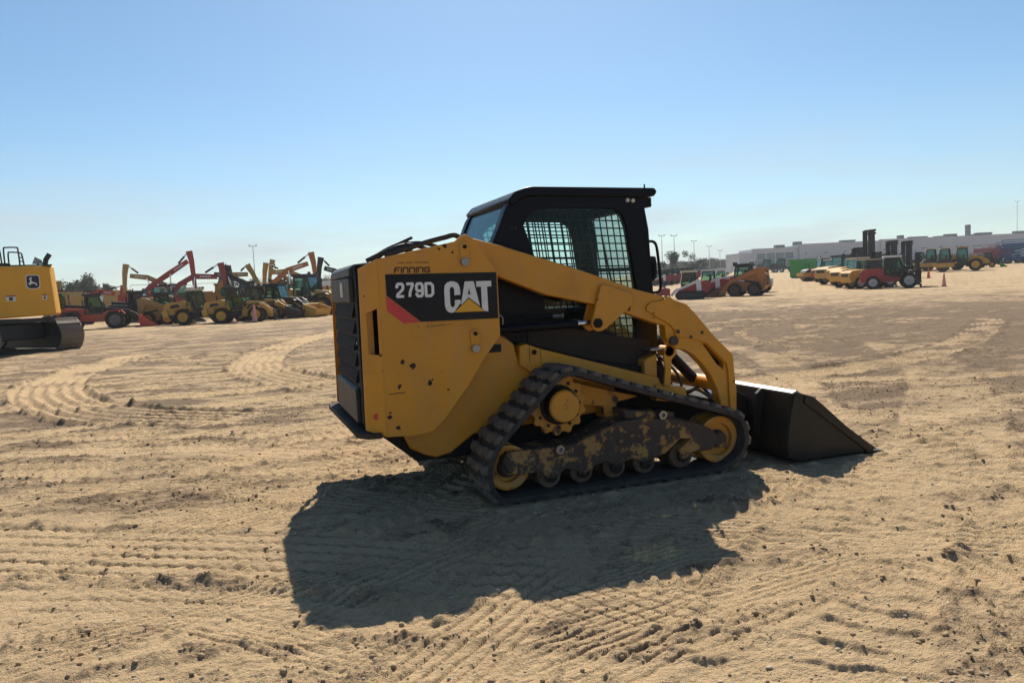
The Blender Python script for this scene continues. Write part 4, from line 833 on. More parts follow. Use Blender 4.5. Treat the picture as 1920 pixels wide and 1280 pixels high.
def crawler(root, y, L, Hh, w, mat_shoe, mat_frame, shoes=46, ridge=.03):
    R_ = Hh / 2; Q, T, tot = closed_path([(-L / 2 + R_, .0), (0, 0), (L / 2 - R_, 0), (L / 2 - R_ * .3, R_ * .3), (L / 2, R_), (L / 2 - R_ * .3, R_ * 1.7), (L / 2 - R_, Hh), (0, Hh * .97), (-L / 2 + R_, Hh), (-L / 2 + R_ * .3, R_ * 1.7), (-L / 2, R_), (-L / 2 + R_ * .3, R_ * .3)], shoes)
    Nn = np.stack([T[:, 1], -T[:, 0]], -1); sp = tot / shoes; vs = []; fs = []
    m = MB()
    for i in range(shoes):
        q, t, n = Q[i], T[i], Nn[i]; v = []
        for u, o in ((-.46, -.06), (-.46, -.01), (-.10, -.01), (-.06, ridge), (.04, ridge), (.08, -.01), (.46, -.01), (.46, -.06)):
            p = q + t * u * sp + n * o
            v.append(p)
        k = len(v); vv = [(p[0], y - w / 2, p[1]) for p in v] + [(p[0], y + w / 2, p[1]) for p in v]
        m.add(vv, [tuple(range(k)), tuple(range(2 * k - 1, k - 1, -1))] + [(j, (j + 1) % k, (j + 1) % k + k, j + k) for j in range(k)])
    t = m.build('crawler_track', mat_shoe, root); t['kind'] = 'stuff'
    fr = MB().ext([(-L / 2 + R_, .10), (L / 2 - R_, .10), (L / 2 - R_ * .6, R_), (L / 2 - R_, Hh - .10), (-L / 2 + R_, Hh - .10), (-L / 2 + R_ * .6, R_)], y - w * .30, y + w * .30).build('track_frame', mat_frame, root, .02)
    for x in (-L / 2 + R_ * 1.0, L / 2 - R_ * 1.0):
        MB().lathe([(.10, -w * .36), (R_ * .80, -w * .36), (R_ * .86, -w * .30), (R_ * .86, w * .30), (R_ * .80, w * .36), (R_ * .45, w * .36), (R_ * .40, w * .42), (.10, w * .42)], (x, y, R_), n=24).build('sprocket', mat_frame, root)
    return t
def crawler_box(root, L, gauge, w, Hh, shoe, frame):
    for sd in (-1, 1): crawler(root, sd * gauge / 2, L, Hh, w, shoe, frame)
    MB().bx(-L * .28, L * .28, -gauge / 2 + w * .3, gauge / 2 - w * .3, .35, Hh * 1.0).build('car_body', frame, root, .03)
    MB().lathe([(.75, 0), (.75, .22), (.6, .24)], (0, 0, Hh * .98), 'z', n=24).build('slew_ring', frame, root)
def excavator(px, d, head, label, col, boom, stick, bucket_at, scale=1.0, cabcol=None, group=None, bcol=None, blade=None, textcol=None, hw=(.34, .46, .30), roofcol=None):
    """boom and stick: centre lines in metres, x forward, z up; bucket hangs at the stick's end"""
    r = start('excavator', px, d, head, label, 'excavator', group, scale)
    crawler_box(r, 4.0, 2.4, .6, .95, f_steel, f_blk)
    MB().ext([(-2.3, 1.25), (-2.45, 1.6), (-2.35, 2.25), (-1.6, 2.35), (-1.5, 1.2)], -1.3, 1.3).build('counterweight', col, r, .06)
    MB().ext([(-1.5, 1.15), (-1.5, 2.25), (.35, 2.15), (.55, 1.75), (1.1, 1.7), (1.2, 1.15)], -1.3, -.35).build('side_housing', col, r, .04)
    MB().ext([(-1.5, 1.15), (-1.5, 2.3), (-.2, 2.3), (-.15, 1.15)], -.35, 1.3).build('engine_housing', col, r, .04)
    MB().bx(-1.5, 1.2, -1.28, 1.28, 1.05, 1.15).build('deck', f_blk, r)
    windowed(r, 'cab', [(-.1, 1.25), (1.25, 1.25), (1.40, 1.8), (1.15, 2.85), (.0, 2.85)], .40, 1.30, cabcol or col, roof=roofcol or f_blk)
    MB().tube([(-1.3, -.9, 2.3), (-1.3, -.9, 2.62), (-1.2, -.9, 2.68)], .06, 8).build('exhaust', f_blk, r)
    for pts in ([(-1.4, -1.2, 2.28), (-1.4, -1.2, 3.0), (.2, -1.2, 3.0), (.2, -1.2, 2.15)],): MB().tube(pts, .02, 6).build('handrail', f_blk, r)
    n = len(boom); hb = [hw[0] + (hw[1] - hw[0]) * min(1, i / (n / 2)) if i < n / 2 else hw[1] + (hw[2] - hw[1]) * (i - n / 2) / (n / 2) for i in range(n)]
    bo = MB().limb(boom, [h * .50 for h in hb], -.24, .24).build('boom', bcol or col, r, .03)
    a_, b_ = Vector(stick[1]), Vector(stick[2]); q_ = a_ + (a_ - b_).normalized() * .85; stick = [(q_.x - .10, q_.y)] + list(stick[1:])
    k = len(stick); so_ = MB().limb(stick, [(.26 - .15 * i / (k - 1)) * 1.0 for i in range(k)], -.18, .18).build('stick', bcol or col, r, .03)
    e = boom[-1]; m_ = boom[n // 2]; s0, s1 = stick[0], stick[-1]
    for sd in (-1, 1):
        for k_ in range(7):                                  # worn pale maker's marks along the boom
            u0 = .25 + k_ * .07; a_, b_ = Vector(m_), Vector(e); p0, p1 = a_ + (b_ - a_) * u0, a_ + (b_ - a_) * (u0 + .045); MB().limb([tuple(p0), tuple(p1)], [.07, .07], *sorted((sd * .241, sd * .246))).build('boom_mark', f_wht, bo)
    for sd in (-1, 1):
        cy = MB().cyl((1.25, sd * .36, 1.35), ((1.25 + m_[0]) / 2 + .2, sd * .36, (1.35 + m_[1]) / 2), .085, 10).build('boom_cylinder', f_blk, r)
        MB().cyl(((1.25 + m_[0]) / 2 + .2, sd * .36, (1.35 + m_[1]) / 2), (m_[0] + .05, sd * .36, m_[1] - .05), .05, 8).build('cylinder_rod', m_chrome, cy)
    ax, az_ = m_[0] * .5 + e[0] * .5, m_[1] * .5 + e[1] * .5 + .32; u = ((s0[0] - ax), (s0[1] - az_))
    cy = MB().cyl((ax, 0, az_), (ax + u[0] * .55, 0, az_ + u[1] * .55), .085, 10).build('stick_cylinder', f_blk, r); MB().cyl((ax + u[0] * .55, 0, az_ + u[1] * .55), (s0[0], 0, s0[1]), .05, 8).build('cylinder_rod', m_chrome, cy)
    if bucket_at:
        bx_, bz = s1; q = bucket_at
        B = [(0, .12), (.25, .10), (.45, -.25), (.40, -.75), (.10, -1.05), (-.35, -1.10), (-.62, -.85), (-.55, -.80), (-.30, -.98), (-.02, -.82), (.18, -.45), (.05, -.15)]
        B = [(bx_ + x * q[0] * math.cos(q[1]) - z * abs(q[0]) * math.sin(q[1]), bz + x * q[0] * math.sin(q[1]) + z * abs(q[0]) * math.cos(q[1])) for x, z in B]
        b = MB().ext(B, -.55, .55).build('bucket', f_brt, r, .02)
        hull = [B[i] for i in (1, 2, 3, 4, 5, 6, 10)]
        for sd in (-1, 1): MB().ext(hull, *sorted((sd * .551, sd * .58))).build('bucket_cheek', f_brt, b)
    return r
def wheel_loader(px, d, head, label, col, scale=1.0, tool='bucket', toolmat=None, roof=None, rim=None, group=None, lift=0.0, name='wheel_loader', R_=.56, frame=None, armcol=None):
    r = start(name, px, d, head, label, 'wheel loader', group, scale); rim = rim or f_rim; L = 1.18; fr = frame or f_blk
    MB().ext([(-2.35, .75), (-2.45, 1.15), (-2.30, 1.55), (-1.2, 1.70), (-.75, 1.60), (-.55, .95), (-1.0, .70)], -.58, .58).build('engine_hood', col, r, .06)
    MB().ext([(-2.48, .62), (-2.55, 1.0), (-2.2, 1.12), (-2.1, .62)], -.75, .75).build('counterweight', col, r, .05)
    for z in (1.12, 1.26, 1.40): MB().bx(-2.462, -2.40, -.40, .40, z, z + .05).build('grille_slat', f_blk, r)
    MB().bx(-2.1, -.1, -.42, .42, .45, .85).build('rear_frame', fr, r, .03)
    for sd in (-1, 1):
        MB().ext([(-2.0, 1.20), (-1.95, 1.45), (-1.45, 1.50), (-1.30, 1.20)], *sorted((sd * .581, sd * .586))).build('hood_vent', f_blk, r)
        MB().tube([(-.6, sd * .66, .55), (-.6, sd * .66, 1.6)], .02, 6).build('grab_rail', f_blk, r); MB().bx(-.75, -.35, *sorted((sd * .5, sd * .75)), .42, .46).build('step', f_blk, r)
    MB().ext([(.15, .45), (.15, .95), (.75, 1.35), (1.25, 1.30), (1.45, .60), (1.2, .40)], -.38, .38).build('front_frame', col, r, .03)
    MB().bx(-.15, .2, -.2, .2, .5, .9).build('pivot', fr, r)
    windowed(r, 'cab', [(-.95, 1.05), (.22, 1.05), (.34, 1.55), (.12, 2.42), (-.85, 2.42)], -.58, .58, fr, roof=roof or f_blk)
    for sd in (-1, 1):
        for x in (-L, L): wheel(r, x, sd * .72, R_, R_, .42, rim)
        MB().ext([(-L - .62, .98), (-L - .45, 1.25), (-L + .35, 1.30), (-L + .70, 1.05), (-L + .62, 1.02), (-L + .32, 1.22), (-L - .42, 1.17), (-L - .56, .95)], *sorted((sd * .52, sd * .95))).build('rear_fender', col, r, .02)
        MB().ext([(L - .60, 1.0), (L - .40, 1.30), (L + .30, 1.34), (L + .45, 1.28), (L + .28, 1.26), (L - .36, 1.22), (L - .54, .97)], *sorted((sd * .55, sd * .93))).build('front_fender', fr, r, .02)
        e = (2.35, .42 + lift); MB().limb([(.55, 1.45), (1.45, 1.30 + lift * .5), (2.05, .85 + lift), e], [.10, .16, .13, .10], *sorted((sd * .38, sd * .50))).build('lift_arm', armcol or col, r, .02)
        cy = MB().cyl((.65, sd * .30, .85), (1.15, sd * .30, .98 + lift * .3), .06, 10).build('lift_cylinder', f_blk, r); MB().cyl((1.15, sd * .30, .98 + lift * .3), (1.6, sd * .30, 1.08 + lift * .5), .035, 8).build('cylinder_rod', m_chrome, cy)
        MB().bx(.25, .30, sd * .75 - .08, sd * .75 + .08, 2.0, 2.25).build('mirror', f_blk, r)
    cy = MB().cyl((.85, 0, 1.45), (1.5, 0, 1.30 + lift * .6), .06, 10).build('tilt_cylinder', f_blk, r); MB().cyl((1.5, 0, 1.30 + lift * .6), (2.2, 0, .95 + lift), .035, 8).build('cylinder_rod', m_chrome, cy)
    MB().tube([(-1.7, .35, 1.6), (-1.7, .35, 2.0)], .045, 8).build('exhaust', f_blk, r)
    tm = toolmat or col; x0, z0 = 2.35, lift
    if tool == 'bucket':
        out = [(x0 + .02, z0 + .82), (x0 - .02, z0 + .45), (x0 + .08, z0 + .10), (x0 + .35, z0 + .02), (x0 + 1.0, z0 + .02), (x0 + 1.0, z0 + .06), (x0 + .38, z0 + .09), (x0 + .15, z0 + .16), (x0 + .07, z0 + .46), (x0 + .10, z0 + .80)]
        b = MB().ext(out, -.95, .95).build('bucket', tm, r, .015)
        for sd in (-1, 1): MB().ext([(x0 + .02, z0 + .82), (x0 + .12, z0 + .80), (x0 + .45, z0 + .52), (x0 + 1.0, z0 + .05), (x0 + .35, z0 + .02), (x0 + .08, z0 + .10), (x0 - .02, z0 + .45)], *sorted((sd * .951, sd * .985))).build('bucket_side', tm, b)
    elif tool == 'bigbucket':
        out = [(x0 - .02, z0 + 1.05), (x0 - .15, z0 + .6), (x0 - .05, z0 + .15), (x0 + .3, z0 + .02), (x0 + 1.05, z0 + .02), (x0 + 1.05, z0 + .06), (x0 + .33, z0 + .1), (x0 + .05, z0 + .22), (x0 - .06, z0 + .6), (x0 + .06, z0 + 1.0)]
        b = MB().ext(out, -1.2, 1.2).build('bucket', tm, r, .015)
        for sd in (-1, 1): MB().ext([(x0 - .02, z0 + 1.05), (x0 + .06, z0 + 1.0), (x0 + .45, z0 + .6), (x0 + 1.05, z0 + .05), (x0 + .3, z0 + .02), (x0 - .05, z0 + .15), (x0 - .15, z0 + .6)], *sorted((sd * 1.201, sd * 1.24))).build('bucket_side', tm, b)
    elif tool == 'curled':
        C_ = [(x0 - .08, z0 + .55), (x0 - .02, z0 + .22), (x0 + .2, z0 + .03), (x0 + .6, z0 + .0), (x0 + .88, z0 + .14), (x0 + 1.02, z0 + .50), (x0 + 1.05, z0 + .62)]
        b = MB().ext(C_ + [(x0 + .95, z0 + .60), (x0 + .80, z0 + .22), (x0 + .58, z0 + .09), (x0 + .24, z0 + .11), (x0 + .07, z0 + .26), (x0 + .02, z0 + .55), (x0 + .06, z0 + .98), (x0 - .02, z0 + 1.0)], -1.1, 1.1).build('bucket', tm, r, .015)
        for sd in (-1, 1): MB().ext([(x0 - .02, z0 + 1.0)] + C_, *sorted((sd * 1.101, sd * 1.14))).build('bucket_side', tm, b)
    else:
        b = MB().bx(x0, x0 + .08, -.55, -.45, z0 + .05, z0 + .85).build('coupler_post', f_blk, r); MB().bx(x0, x0 + .08, .45, .55, z0 + .05, z0 + .85).build('coupler_post', f_blk, r)
        MB().bx(x0 + .003, x0 + .077, -.45, .45, z0 + .75, z0 + .85).build('coupler_bar', f_blk, r); MB().bx(x0 + .003, x0 + .077, -.45, .45, z0 + .05, z0 + .15).build('coupler_bar', f_blk, r)
        for sd in (-1, 1): MB().ext([(x0 + .08, z0 + .06), (x0 + .6, z0 + .02), (x0 + .6, z0 + .05), (x0 + .16, z0 + .14), (x0 + .16, z0 + .6), (x0 + .08, z0 + .6)], *sorted((sd * .30, sd * .40))).build('fork', f_blk, r)
    return r
def telehandler(px, d, head, label, col, trim, scale=1.0, tool=True, toolmat=None, cabf=None, roof=None, reach=1.5, rim=None, group=None):
    r = start('telehandler', px, d, head, label, 'telehandler', group, scale); Rr = .55
    MB().ext([(-1.9, .55), (-1.95, 1.15), (-1.5, 1.38), (-.4, 1.30), (-.2, .95), (.9, .95), (1.35, 1.15), (1.45, .75), (.9, .5)], -.80, -.15).build('body', col, r, .05)
    MB().ext([(-1.85, .50), (-1.85, .95), (1.4, .95), (1.4, .50)], -.15, .80).build('chassis', trim, r, .04)
    MB().ext([(-1.6, .95), (-1.6, 1.30), (-.75, 1.42), (-.55, .95)], .2, .80).build('engine_cover', col, r, .04)
    windowed(r, 'cab', [(-.50, .95), (.48, .95), (.62, 1.4), (.35, 2.10), (-.42, 2.10)], -.82, -.02, cabf or trim, roof=roof)
    for sd in (-1, 1):
        for x in (-1.25, 1.15):
            wheel(r, x, sd * .82, Rr, Rr, .38, rim or f_rimd)
            MB().ext([(x - .60, .85), (x - .42, 1.14), (x + .40, 1.16), (x + .60, .90), (x + .54, .88), (x + .36, 1.10), (x - .38, 1.08), (x - .54, .82)], *sorted((sd * .63, sd * 1.0))).build('fender', trim if x < 0 else col, r, .02)
    bo = MB().limb([(-1.7, 1.45), (0, 1.25), (1.9, 1.0)], [.17, .17, .15], .10, .42).build('boom', trim, r, .02)
    MB().limb([(1.8, 1.0), (1.9 + reach * .45, .82), (1.9 + reach, .38)], [.11, .14, .12], .14, .38).build('boom_head', trim, r, .02)
    MB().bx(-.55, -.50, -1.0, -.85, 1.5, 1.85).build('mirror', f_blk, r)
    if tool:
        x0 = 1.95 + reach; tm = toolmat or col
        b = MB().ext([(x0, .80), (x0 - .05, .4), (x0 + .05, .06), (x0 + .3, .02), (x0 + .95, .02), (x0 + .95, .06), (x0 + .3, .09), (x0 + .12, .14), (x0 + .05, .4), (x0 + .08, .8)], -.95, .95).build('bucket', tm, r, .015)
        for sd in (-1, 1): MB().ext([(x0, .80), (x0 + .08, .8), (x0 + .95, .05), (x0 + .3, .02), (x0 + .05, .06), (x0 - .05, .4)], *sorted((sd * .951, sd * .99))).build('bucket_side', tm, b)
    return r
def skid_steer(px, d, head, label, col, armcol, scale=1.0, tracks=False, toolmat=None, tool='bucket', rim=None, group=None, roof=None, low=False, name='skid_steer_loader'):
    r = start(name, px, d, head, label, 'skid steer', group, scale)
    MB().ext([(-1.35, .55), (-1.45, .95), (-1.40, 1.30 if low else 1.45), (-1.0, 1.36 if low else 1.55), (-.3, 1.30 if low else 1.45), (.85, .85), (.95, .35), (-1.0, .30)], -.72 if low else -.58, .72 if low else .58).build('body', col, r, .05)
    MB().bx(-1.475, -1.40, -.38, .38, .7, 1.30).build('rear_grille', f_blk, r, .01)
    windowed(r, 'cab', [(-.45, 1.05), (.62, .95), (.66, 1.2), (.52, 2.0), (-.42, 2.0)], -.47, .47, f_blk, roof=roof or f_blk)
    for sd in (-1, 1):
        f = lambda a, b: sorted((sd * a, sd * b))
        if low:
            arm = MB().ext([(-.80, .35), (-.74, 1.40), (-.50, 1.48), (-.36, 1.36), (1.05, .78), (1.42, .34), (1.28, .30), (.98, .64), (-.40, 1.18), (-.46, .35)], *f(.725, .80)).build('lift_arm', armcol, r, .03)
        else: arm = MB().ext([(-1.35, 1.20), (-1.38, 1.72), (-1.1, 1.86), (-.75, 1.78), (.75, 1.12), (1.25, .70), (1.48, .38), (1.28, .30), (1.05, .62), (.62, .95), (-.85, 1.42), (-1.05, .90), (-1.25, .80)], *f(.60, .74)).build('lift_arm', armcol, r, .03)
        cy = MB().cyl((-1.0, sd * .67, .85), (-.1, sd * .67, 1.0), .05, 10).build('lift_cylinder', f_blk, r); MB().cyl((-.1, sd * .67, 1.0), (.35, sd * .67, 1.06), .03, 8).build('cylinder_rod', m_chrome, cy)
        if tracks:
            crawler(r, sd * .82, 2.1, .62, .36, f_tyre, f_blk, 34, .02)
        else:
            for x in (-.72, .52): wheel(r, x, sd * .80, .44, .44, .33, rim or f_rim)
    tm = toolmat or f_blk; x0 = 1.45
    if tool == 'bucket':
        b = MB().ext([(x0 + .05, .66), (x0, .35), (x0 + .08, .06), (x0 + .25, .02), (x0 + .95, .02), (x0 + .95, .05), (x0 + .27, .07), (x0 + .14, .12), (x0 + .08, .36), (x0 + .12, .64)], -.95, .95).build('bucket', tm, r, .012)
        for sd in (-1, 1): MB().ext([(x0 + .05, .66), (x0 + .12, .64), (x0 + .95, .04), (x0 + .25, .02), (x0 + .08, .06), (x0, .35)], *sorted((sd * .951, sd * .98))).build('bucket_side', tm, b)
    else:
        b = MB().ext([(x0, .12), (x0, .85), (x0 + .35, .95), (x0 + .95, .80), (x0 + 1.1, .25), (x0 + .9, .06), (x0 + .2, .04)], -.95, .95).build('sweeper_hood', tm, r, .04)
        for sd in (-1, 1): MB().bx(x0 + .3, x0 + .75, *sorted((sd * .4, sd * .6)), .95, 1.08).build('hydraulic_motor', f_blk, r, .02)
    return r
def forklift(px, d, head, label, col, mast=2.6, scale=1.0, cab=True, roof=None, tall=None, group=None, rim=None, mastcol=None):
    r = start('forklift', px, d, head, label, 'forklift', group, scale); mc = mastcol or f_blk
    MB().ext([(-2.0, .50), (-2.12, .80), (-2.08, 1.25), (-1.9, 1.42), (-.9, 1.50), (-.55, 1.45), (-.55, .95), (-.8, .55)], -.78, .78).build('counterweight', col, r, .10)
    MB().bx(-2.13, -2.05, -.45, .45, .95, 1.2).build('grille', f_blk, r, .01)
    MB().ext([(-.8, .50), (-.55, 1.0), (.4, .75), (.75, 1.05), (1.35, 1.02), (1.4, .5)], -.62, .62).build('body', col, r, .05)
    for sd in (-1, 1):
        wheel(r, -1.25, sd * .68, .48, .48, .34, rim or f_rims); wheel(r, 1.05, sd * .72, .55, .55, .42, rim or f_rims)
        MB().ext([(.45, .95), (.60, 1.20), (1.45, 1.24), (1.68, 1.0), (1.60, .98), (1.42, 1.16), (.66, 1.12), (.53, .93)], *sorted((sd * .55, sd * .95))).build('fender', f_blk, r, .02)
    if cab: windowed(r, 'cab', [(-.55, 1.05), (.45, .95), (.85, 1.30), (.50, 2.25), (-.45, 2.25)], -.60, .60, f_blk, roof=roof or f_blk)
    else:
        for x, sd in ((-.6, -1), (-.6, 1), (.6, -1), (.6, 1)): MB().bx(x - .04, x + .04, sd * .55 - .04, sd * .55 + .04, 1.0, 2.2).build('guard_post', f_blk, r)
        g = MB().bx(-.75, .75, -.62, .62, 2.2, 2.26).build('overhead_guard', roof or f_blk, r, .02)
        MB().ext([(-.35, 1.2), (.15, 1.2), (.15, 1.32), (-.15, 1.36), (-.25, 1.85), (-.38, 1.82)], -.25, .25).build('seat', f_blk, r, .03)
    for sd in (-1, 1):
        MB().bx(1.50, 1.74, *sorted((sd * .40, sd * .56)), .20, mast).build('mast_rail', mc, r, .01)
        MB().bx(1.52, 1.72, *sorted((sd * .24, sd * .37)), .22, mast + .05).build('inner_rail', mc, r, .01)
        MB().ext([(1.80, .30), (1.86, .30), (1.86, .08), (2.95, .06), (2.95, .03), (1.80, .03)], *sorted((sd * .35, sd * .48))).build('fork', f_blk, r)
        MB().cyl((.9, sd * .30, .9), (1.58, sd * .30, 1.35), .05, 8).build('tilt_cylinder', f_blk, r)
    for z in (.35, 1.0, mast - .35, mast - .1): MB().bx(1.745, 1.85, -.58, .58, z, z + .16).build('mast_crossbar', mc, r)
    MB().bx(1.62, 1.70, -.10, .10, .3, mast - .05).build('lift_ram', f_blk, r)
    for y in (-.5, -.25, 0, .25, .5): MB().bx(1.805, 1.835, y - .02, y + .02, .35, 1.45).build('backrest_bar', f_blk, r)
    return r
def roller(px, d, head, label, col, scale=1.0, group=None, roof=None, padfoot=False):
    r = start('road_roller', px, d, head, label, 'road roller', group, scale)
    MB().lathe([(.70, -1.05), (.75, -1.03), (.75, 1.03), (.70, 1.05), (.62, 1.05), (.60, .9)], (1.75, 0, .75), n=36).build('drum', f_steel if padfoot else f_brt, r)
    for sd in (-1, 1): MB().ext([(.75, .55), (.75, 1.05), (2.75, 1.05), (2.75, .62), (2.2, .52)], *sorted((sd * 1.08, sd * 1.24))).build('drum_frame', col, r, .04)
    MB().bx(2.58, 2.76, -1.08, 1.08, .65, 1.05).build('front_beam', col, r, .03); MB().bx(.55, .80, -1.08, 1.08, .55, 1.08).build('rear_beam', col, r, .03)
    MB().bx(-.3, .55, -.35, .35, .45, .95).build('articulation', f_blk, r, .03)
    windowed(r, 'cab', [(-.9, 1.25), (.35, 1.25), (.42, 1.8), (.25, 2.75), (-.75, 2.75)], -.70, .70, f_blk, roof=roof or f_cream)
    MB().bx(-1.0, .3, -.75, .75, .85, 1.25).build('platform', f_blk, r, .03)
    MB().ext([(-2.9, .80), (-2.95, 1.15), (-2.3, 1.60), (-.95, 1.95), (-.90, .80)], -.62, .62).build('engine_hood', col, r, .08)
    MB().bx(-2.7, -.6, -.5, .5, .5, .85).build('rear_frame', f_blk, r, .03)
    for sd in (-1, 1):
        wheel(r, -1.55, sd * .82, .72, .72, .52, f_rim)
        MB().ext([(-2.35, 1.1), (-2.05, 1.50), (-1.05, 1.52), (-.75, 1.15), (-.82, 1.12), (-1.08, 1.45), (-2.0, 1.43), (-2.28, 1.08)], *sorted((sd * .63, sd * 1.1))).build('fender', col, r, .02)
        MB().tube([(-.95, sd * .72, 1.28), (-.95, sd * .72, 2.0), (-1.8, sd * .66, 1.95), (-1.8, sd * .6, 1.6)], .02, 6).build('handrail', f_blk, r)
    return r

# ---- the large excavator at the left edge
def big_excavator():
    MB.plainer = False
    p, az = spot(3, 25.2); r = empty('excavator', (p.x, p.y, p.z - .03), -az + math.radians(180)); SH = -.55; tag(r, 'large yellow excavator cut off by the left edge, deer emblem on its rear side', 'excavator')
    under = empty('undercarriage', (.30, 0, 0), math.radians(-62 - 180)); under.parent = r
    for sd in (-1, 1): crawler(under, sd * 1.33, 4.5, 1.08, .78, f_steel, f_blk, 48, .035)
    MB().bx(-1.2, 1.2, -1.0, 1.0, .45, .98).build('car_body', f_blk, under, .04)
    MB().lathe([(.9, 0), (.9, .20), (.75, .22)], (0, 0, .93), 'z', n=28).build('slew_ring', f_blk, under)
    H = [(-1.55, 1.25), (-1.62, 1.55), (-1.58, 2.30), (-1.42, 2.85), (1.0, 2.92), (1.0, 1.16), (-.4, 1.13)]
    plan = [(-1.66, -.9), (-1.5, -1.28), (-1.28, -1.40), (1.9, -1.40), (1.9, 1.40), (-1.28, 1.40), (-1.5, 1.28), (-1.66, .9)]
    body = MB().ext(plan, 1.13, 2.86, 'z'); body.v = [(x * (1 - .06 * max(0, (z - 1.5) / 1.4)) if x < 0 else x, y, z + (.10 if x < -1.2 and z < 1.5 else 0)) for x, y, z in body.v]
    hb = body.build('house', f_jd, r, .06)
    MB().bx(-1.50, 1.9, -1.33, 1.33, 2.862, 2.90).build('roof_edge', f_blk, hb)
    MB().bx(-1.2, 1.9, -1.35, 1.35, 1.02, 1.128).build('deck', f_blk, hb)
    for x in (.10, .9):
        MB().bx(x - .008, x + .008, 1.4005, 1.404, 1.35, 2.6).build('door_seam', f_blk, hb)
    MB().bx(.11, .89, 1.4005, 1.404, 2.592, 2.604).build('door_seam', f_blk, hb)
    for x in (.22, .35): MB().bx(x, x + .06, 1.4006, 1.405, 1.75, 1.95).build('vent', f_dred, hb)
    # emblem: dark rounded shield with a leaping deer, on the side that faces the camera (+Y here)
    cx, cz = -.92, 2.34
    sh = [(-.27, .25), (-.20, .31), (.20, .31), (.27, .25), (.27, -.22), (.17, -.33), (-.17, -.33), (-.27, -.22)]
    em = MB().ext([(cx + x * .72, cz + z * .72) for x, z in sh], 1.4006, 1.404).build('emblem', f_wht, hb)
    MB().ext([(cx + x * .64, cz + z * .64) for x, z in sh], 1.4042, 1.407).build('emblem_field', far('emblem_dark', (.012, .016, .03)), hb)
    deer = [(.19, -.20), (.14, -.08), (.05, -.02), (-.02, .0), (-.06, .07), (-.05, .17), (-.02, .22), (-.06, .20), (-.07, .25), (-.10, .19), (-.16, .17), (-.16, .13), (-.11, .12), (-.12, .02), (-.15, -.04), (-.22, -.10), (-.20, -.13), (-.10, -.08), (-.17, -.17), (-.14, -.18), (-.04, -.09), (.06, -.10), (.12, -.17)]
    MB().ext([(cx - x * .66, cz + z * .66) for x, z in deer], 1.4072, 1.409).build('emblem_deer', f_wht, hb)
    for x, w in ((-.28, .26), (-1.21, .12)):
        MB().bx(x - w / 2, x + w / 2, 1.4006, 1.404, 1.74, 1.88).build('warning_label', f_wht, hb); MB().bx(x - w / 2, x + w / 2, 1.4041, 1.406, 1.88, 1.92).build('warning_band', f_dred, hb); MB().bx(x - w / 5, x + w / 5, 1.4041, 1.406, 1.76, 1.86).build('warning_mark', f_blk, hb)
    for pts in ([(1.28, 1.15, 2.9), (1.28, 1.15, 3.28), (1.15, 1.15, 3.36), (.55, 1.15, 3.60), (.46, 1.15, 3.55), (.42, 1.15, 2.9)], [(.34, .9, 2.9), (.34, .9, 3.55), (.28, .9, 3.62), (.0, .9, 3.62), (-.05, .9, 3.55), (-.07, .9, 2.9)], [(.22, .4, 2.9), (.22, .4, 3.42), (.15, .4, 3.47), (-.10, .4, 3.45), (-.16, .4, 3.35), (-.20, .4, 2.9)]):
        MB().tube(smooth3([(x + SH, y, 2.9 + (z - 2.9) * .82) for x, y, z in pts], 3), .025, 7).build('handrail', f_blk, r)
    for z in (3.06, 3.18): MB().tube([(-.07 + SH, .9, z), (-.18 + SH, .4, z - .02)], .02, 6).build('handrail_rung', f_blk, r)
    MB().tube([(-1.15, .2, 2.9), (-1.15, .2, 3.0)], .03, 6).build('mirror_post', f_blk, r); MB().ext([(-.98, 2.98), (-1.08, 3.22), (-1.26, 3.10), (-1.30, 2.97)], .1, .35).build('mirror', m_steel, r, .01)
    MB().tube([(-1.32, .9, 2.88), (-1.36, .9, 3.08), (-1.48, .9, 3.26)], .08, 12).build('exhaust', f_blk, r)
    for x, w_ in ((1.0, .25), (.3, .22), (-.2, .16)): MB().bx(x - w_, x + w_, .3, .9, 2.9, 2.99).build('engine_cap', f_blk, r, .03)
    # the front that lies outside the picture
    windowed(r, 'cab', [(1.95, 1.25), (3.3, 1.25), (3.45, 1.9), (3.1, 3.1), (1.98, 3.1)], .35, 1.38, f_blk)
    MB().limb([(2.0, 1.7), (3.6, 3.4), (5.6, 4.0), (7.6, 3.0)], [.3, .45, .4, .25], -.28, .28).build('boom', f_jd, r, .03); MB().limb([(7.4, 3.5), (7.7, 2.0), (7.2, .8)], [.3, .25, .15], -.2, .2).build('stick', f_jd, r, .03)
    b = [(7.2, .9), (7.6, .7), (7.7, .25), (7.2, .02), (6.5, .1), (6.6, .2), (7.1, .2), (7.4, .4)]; MB().ext(b, -.6, .6).build('bucket', f_brt, r, .02)
    MB.plainer = True
big_excavator()

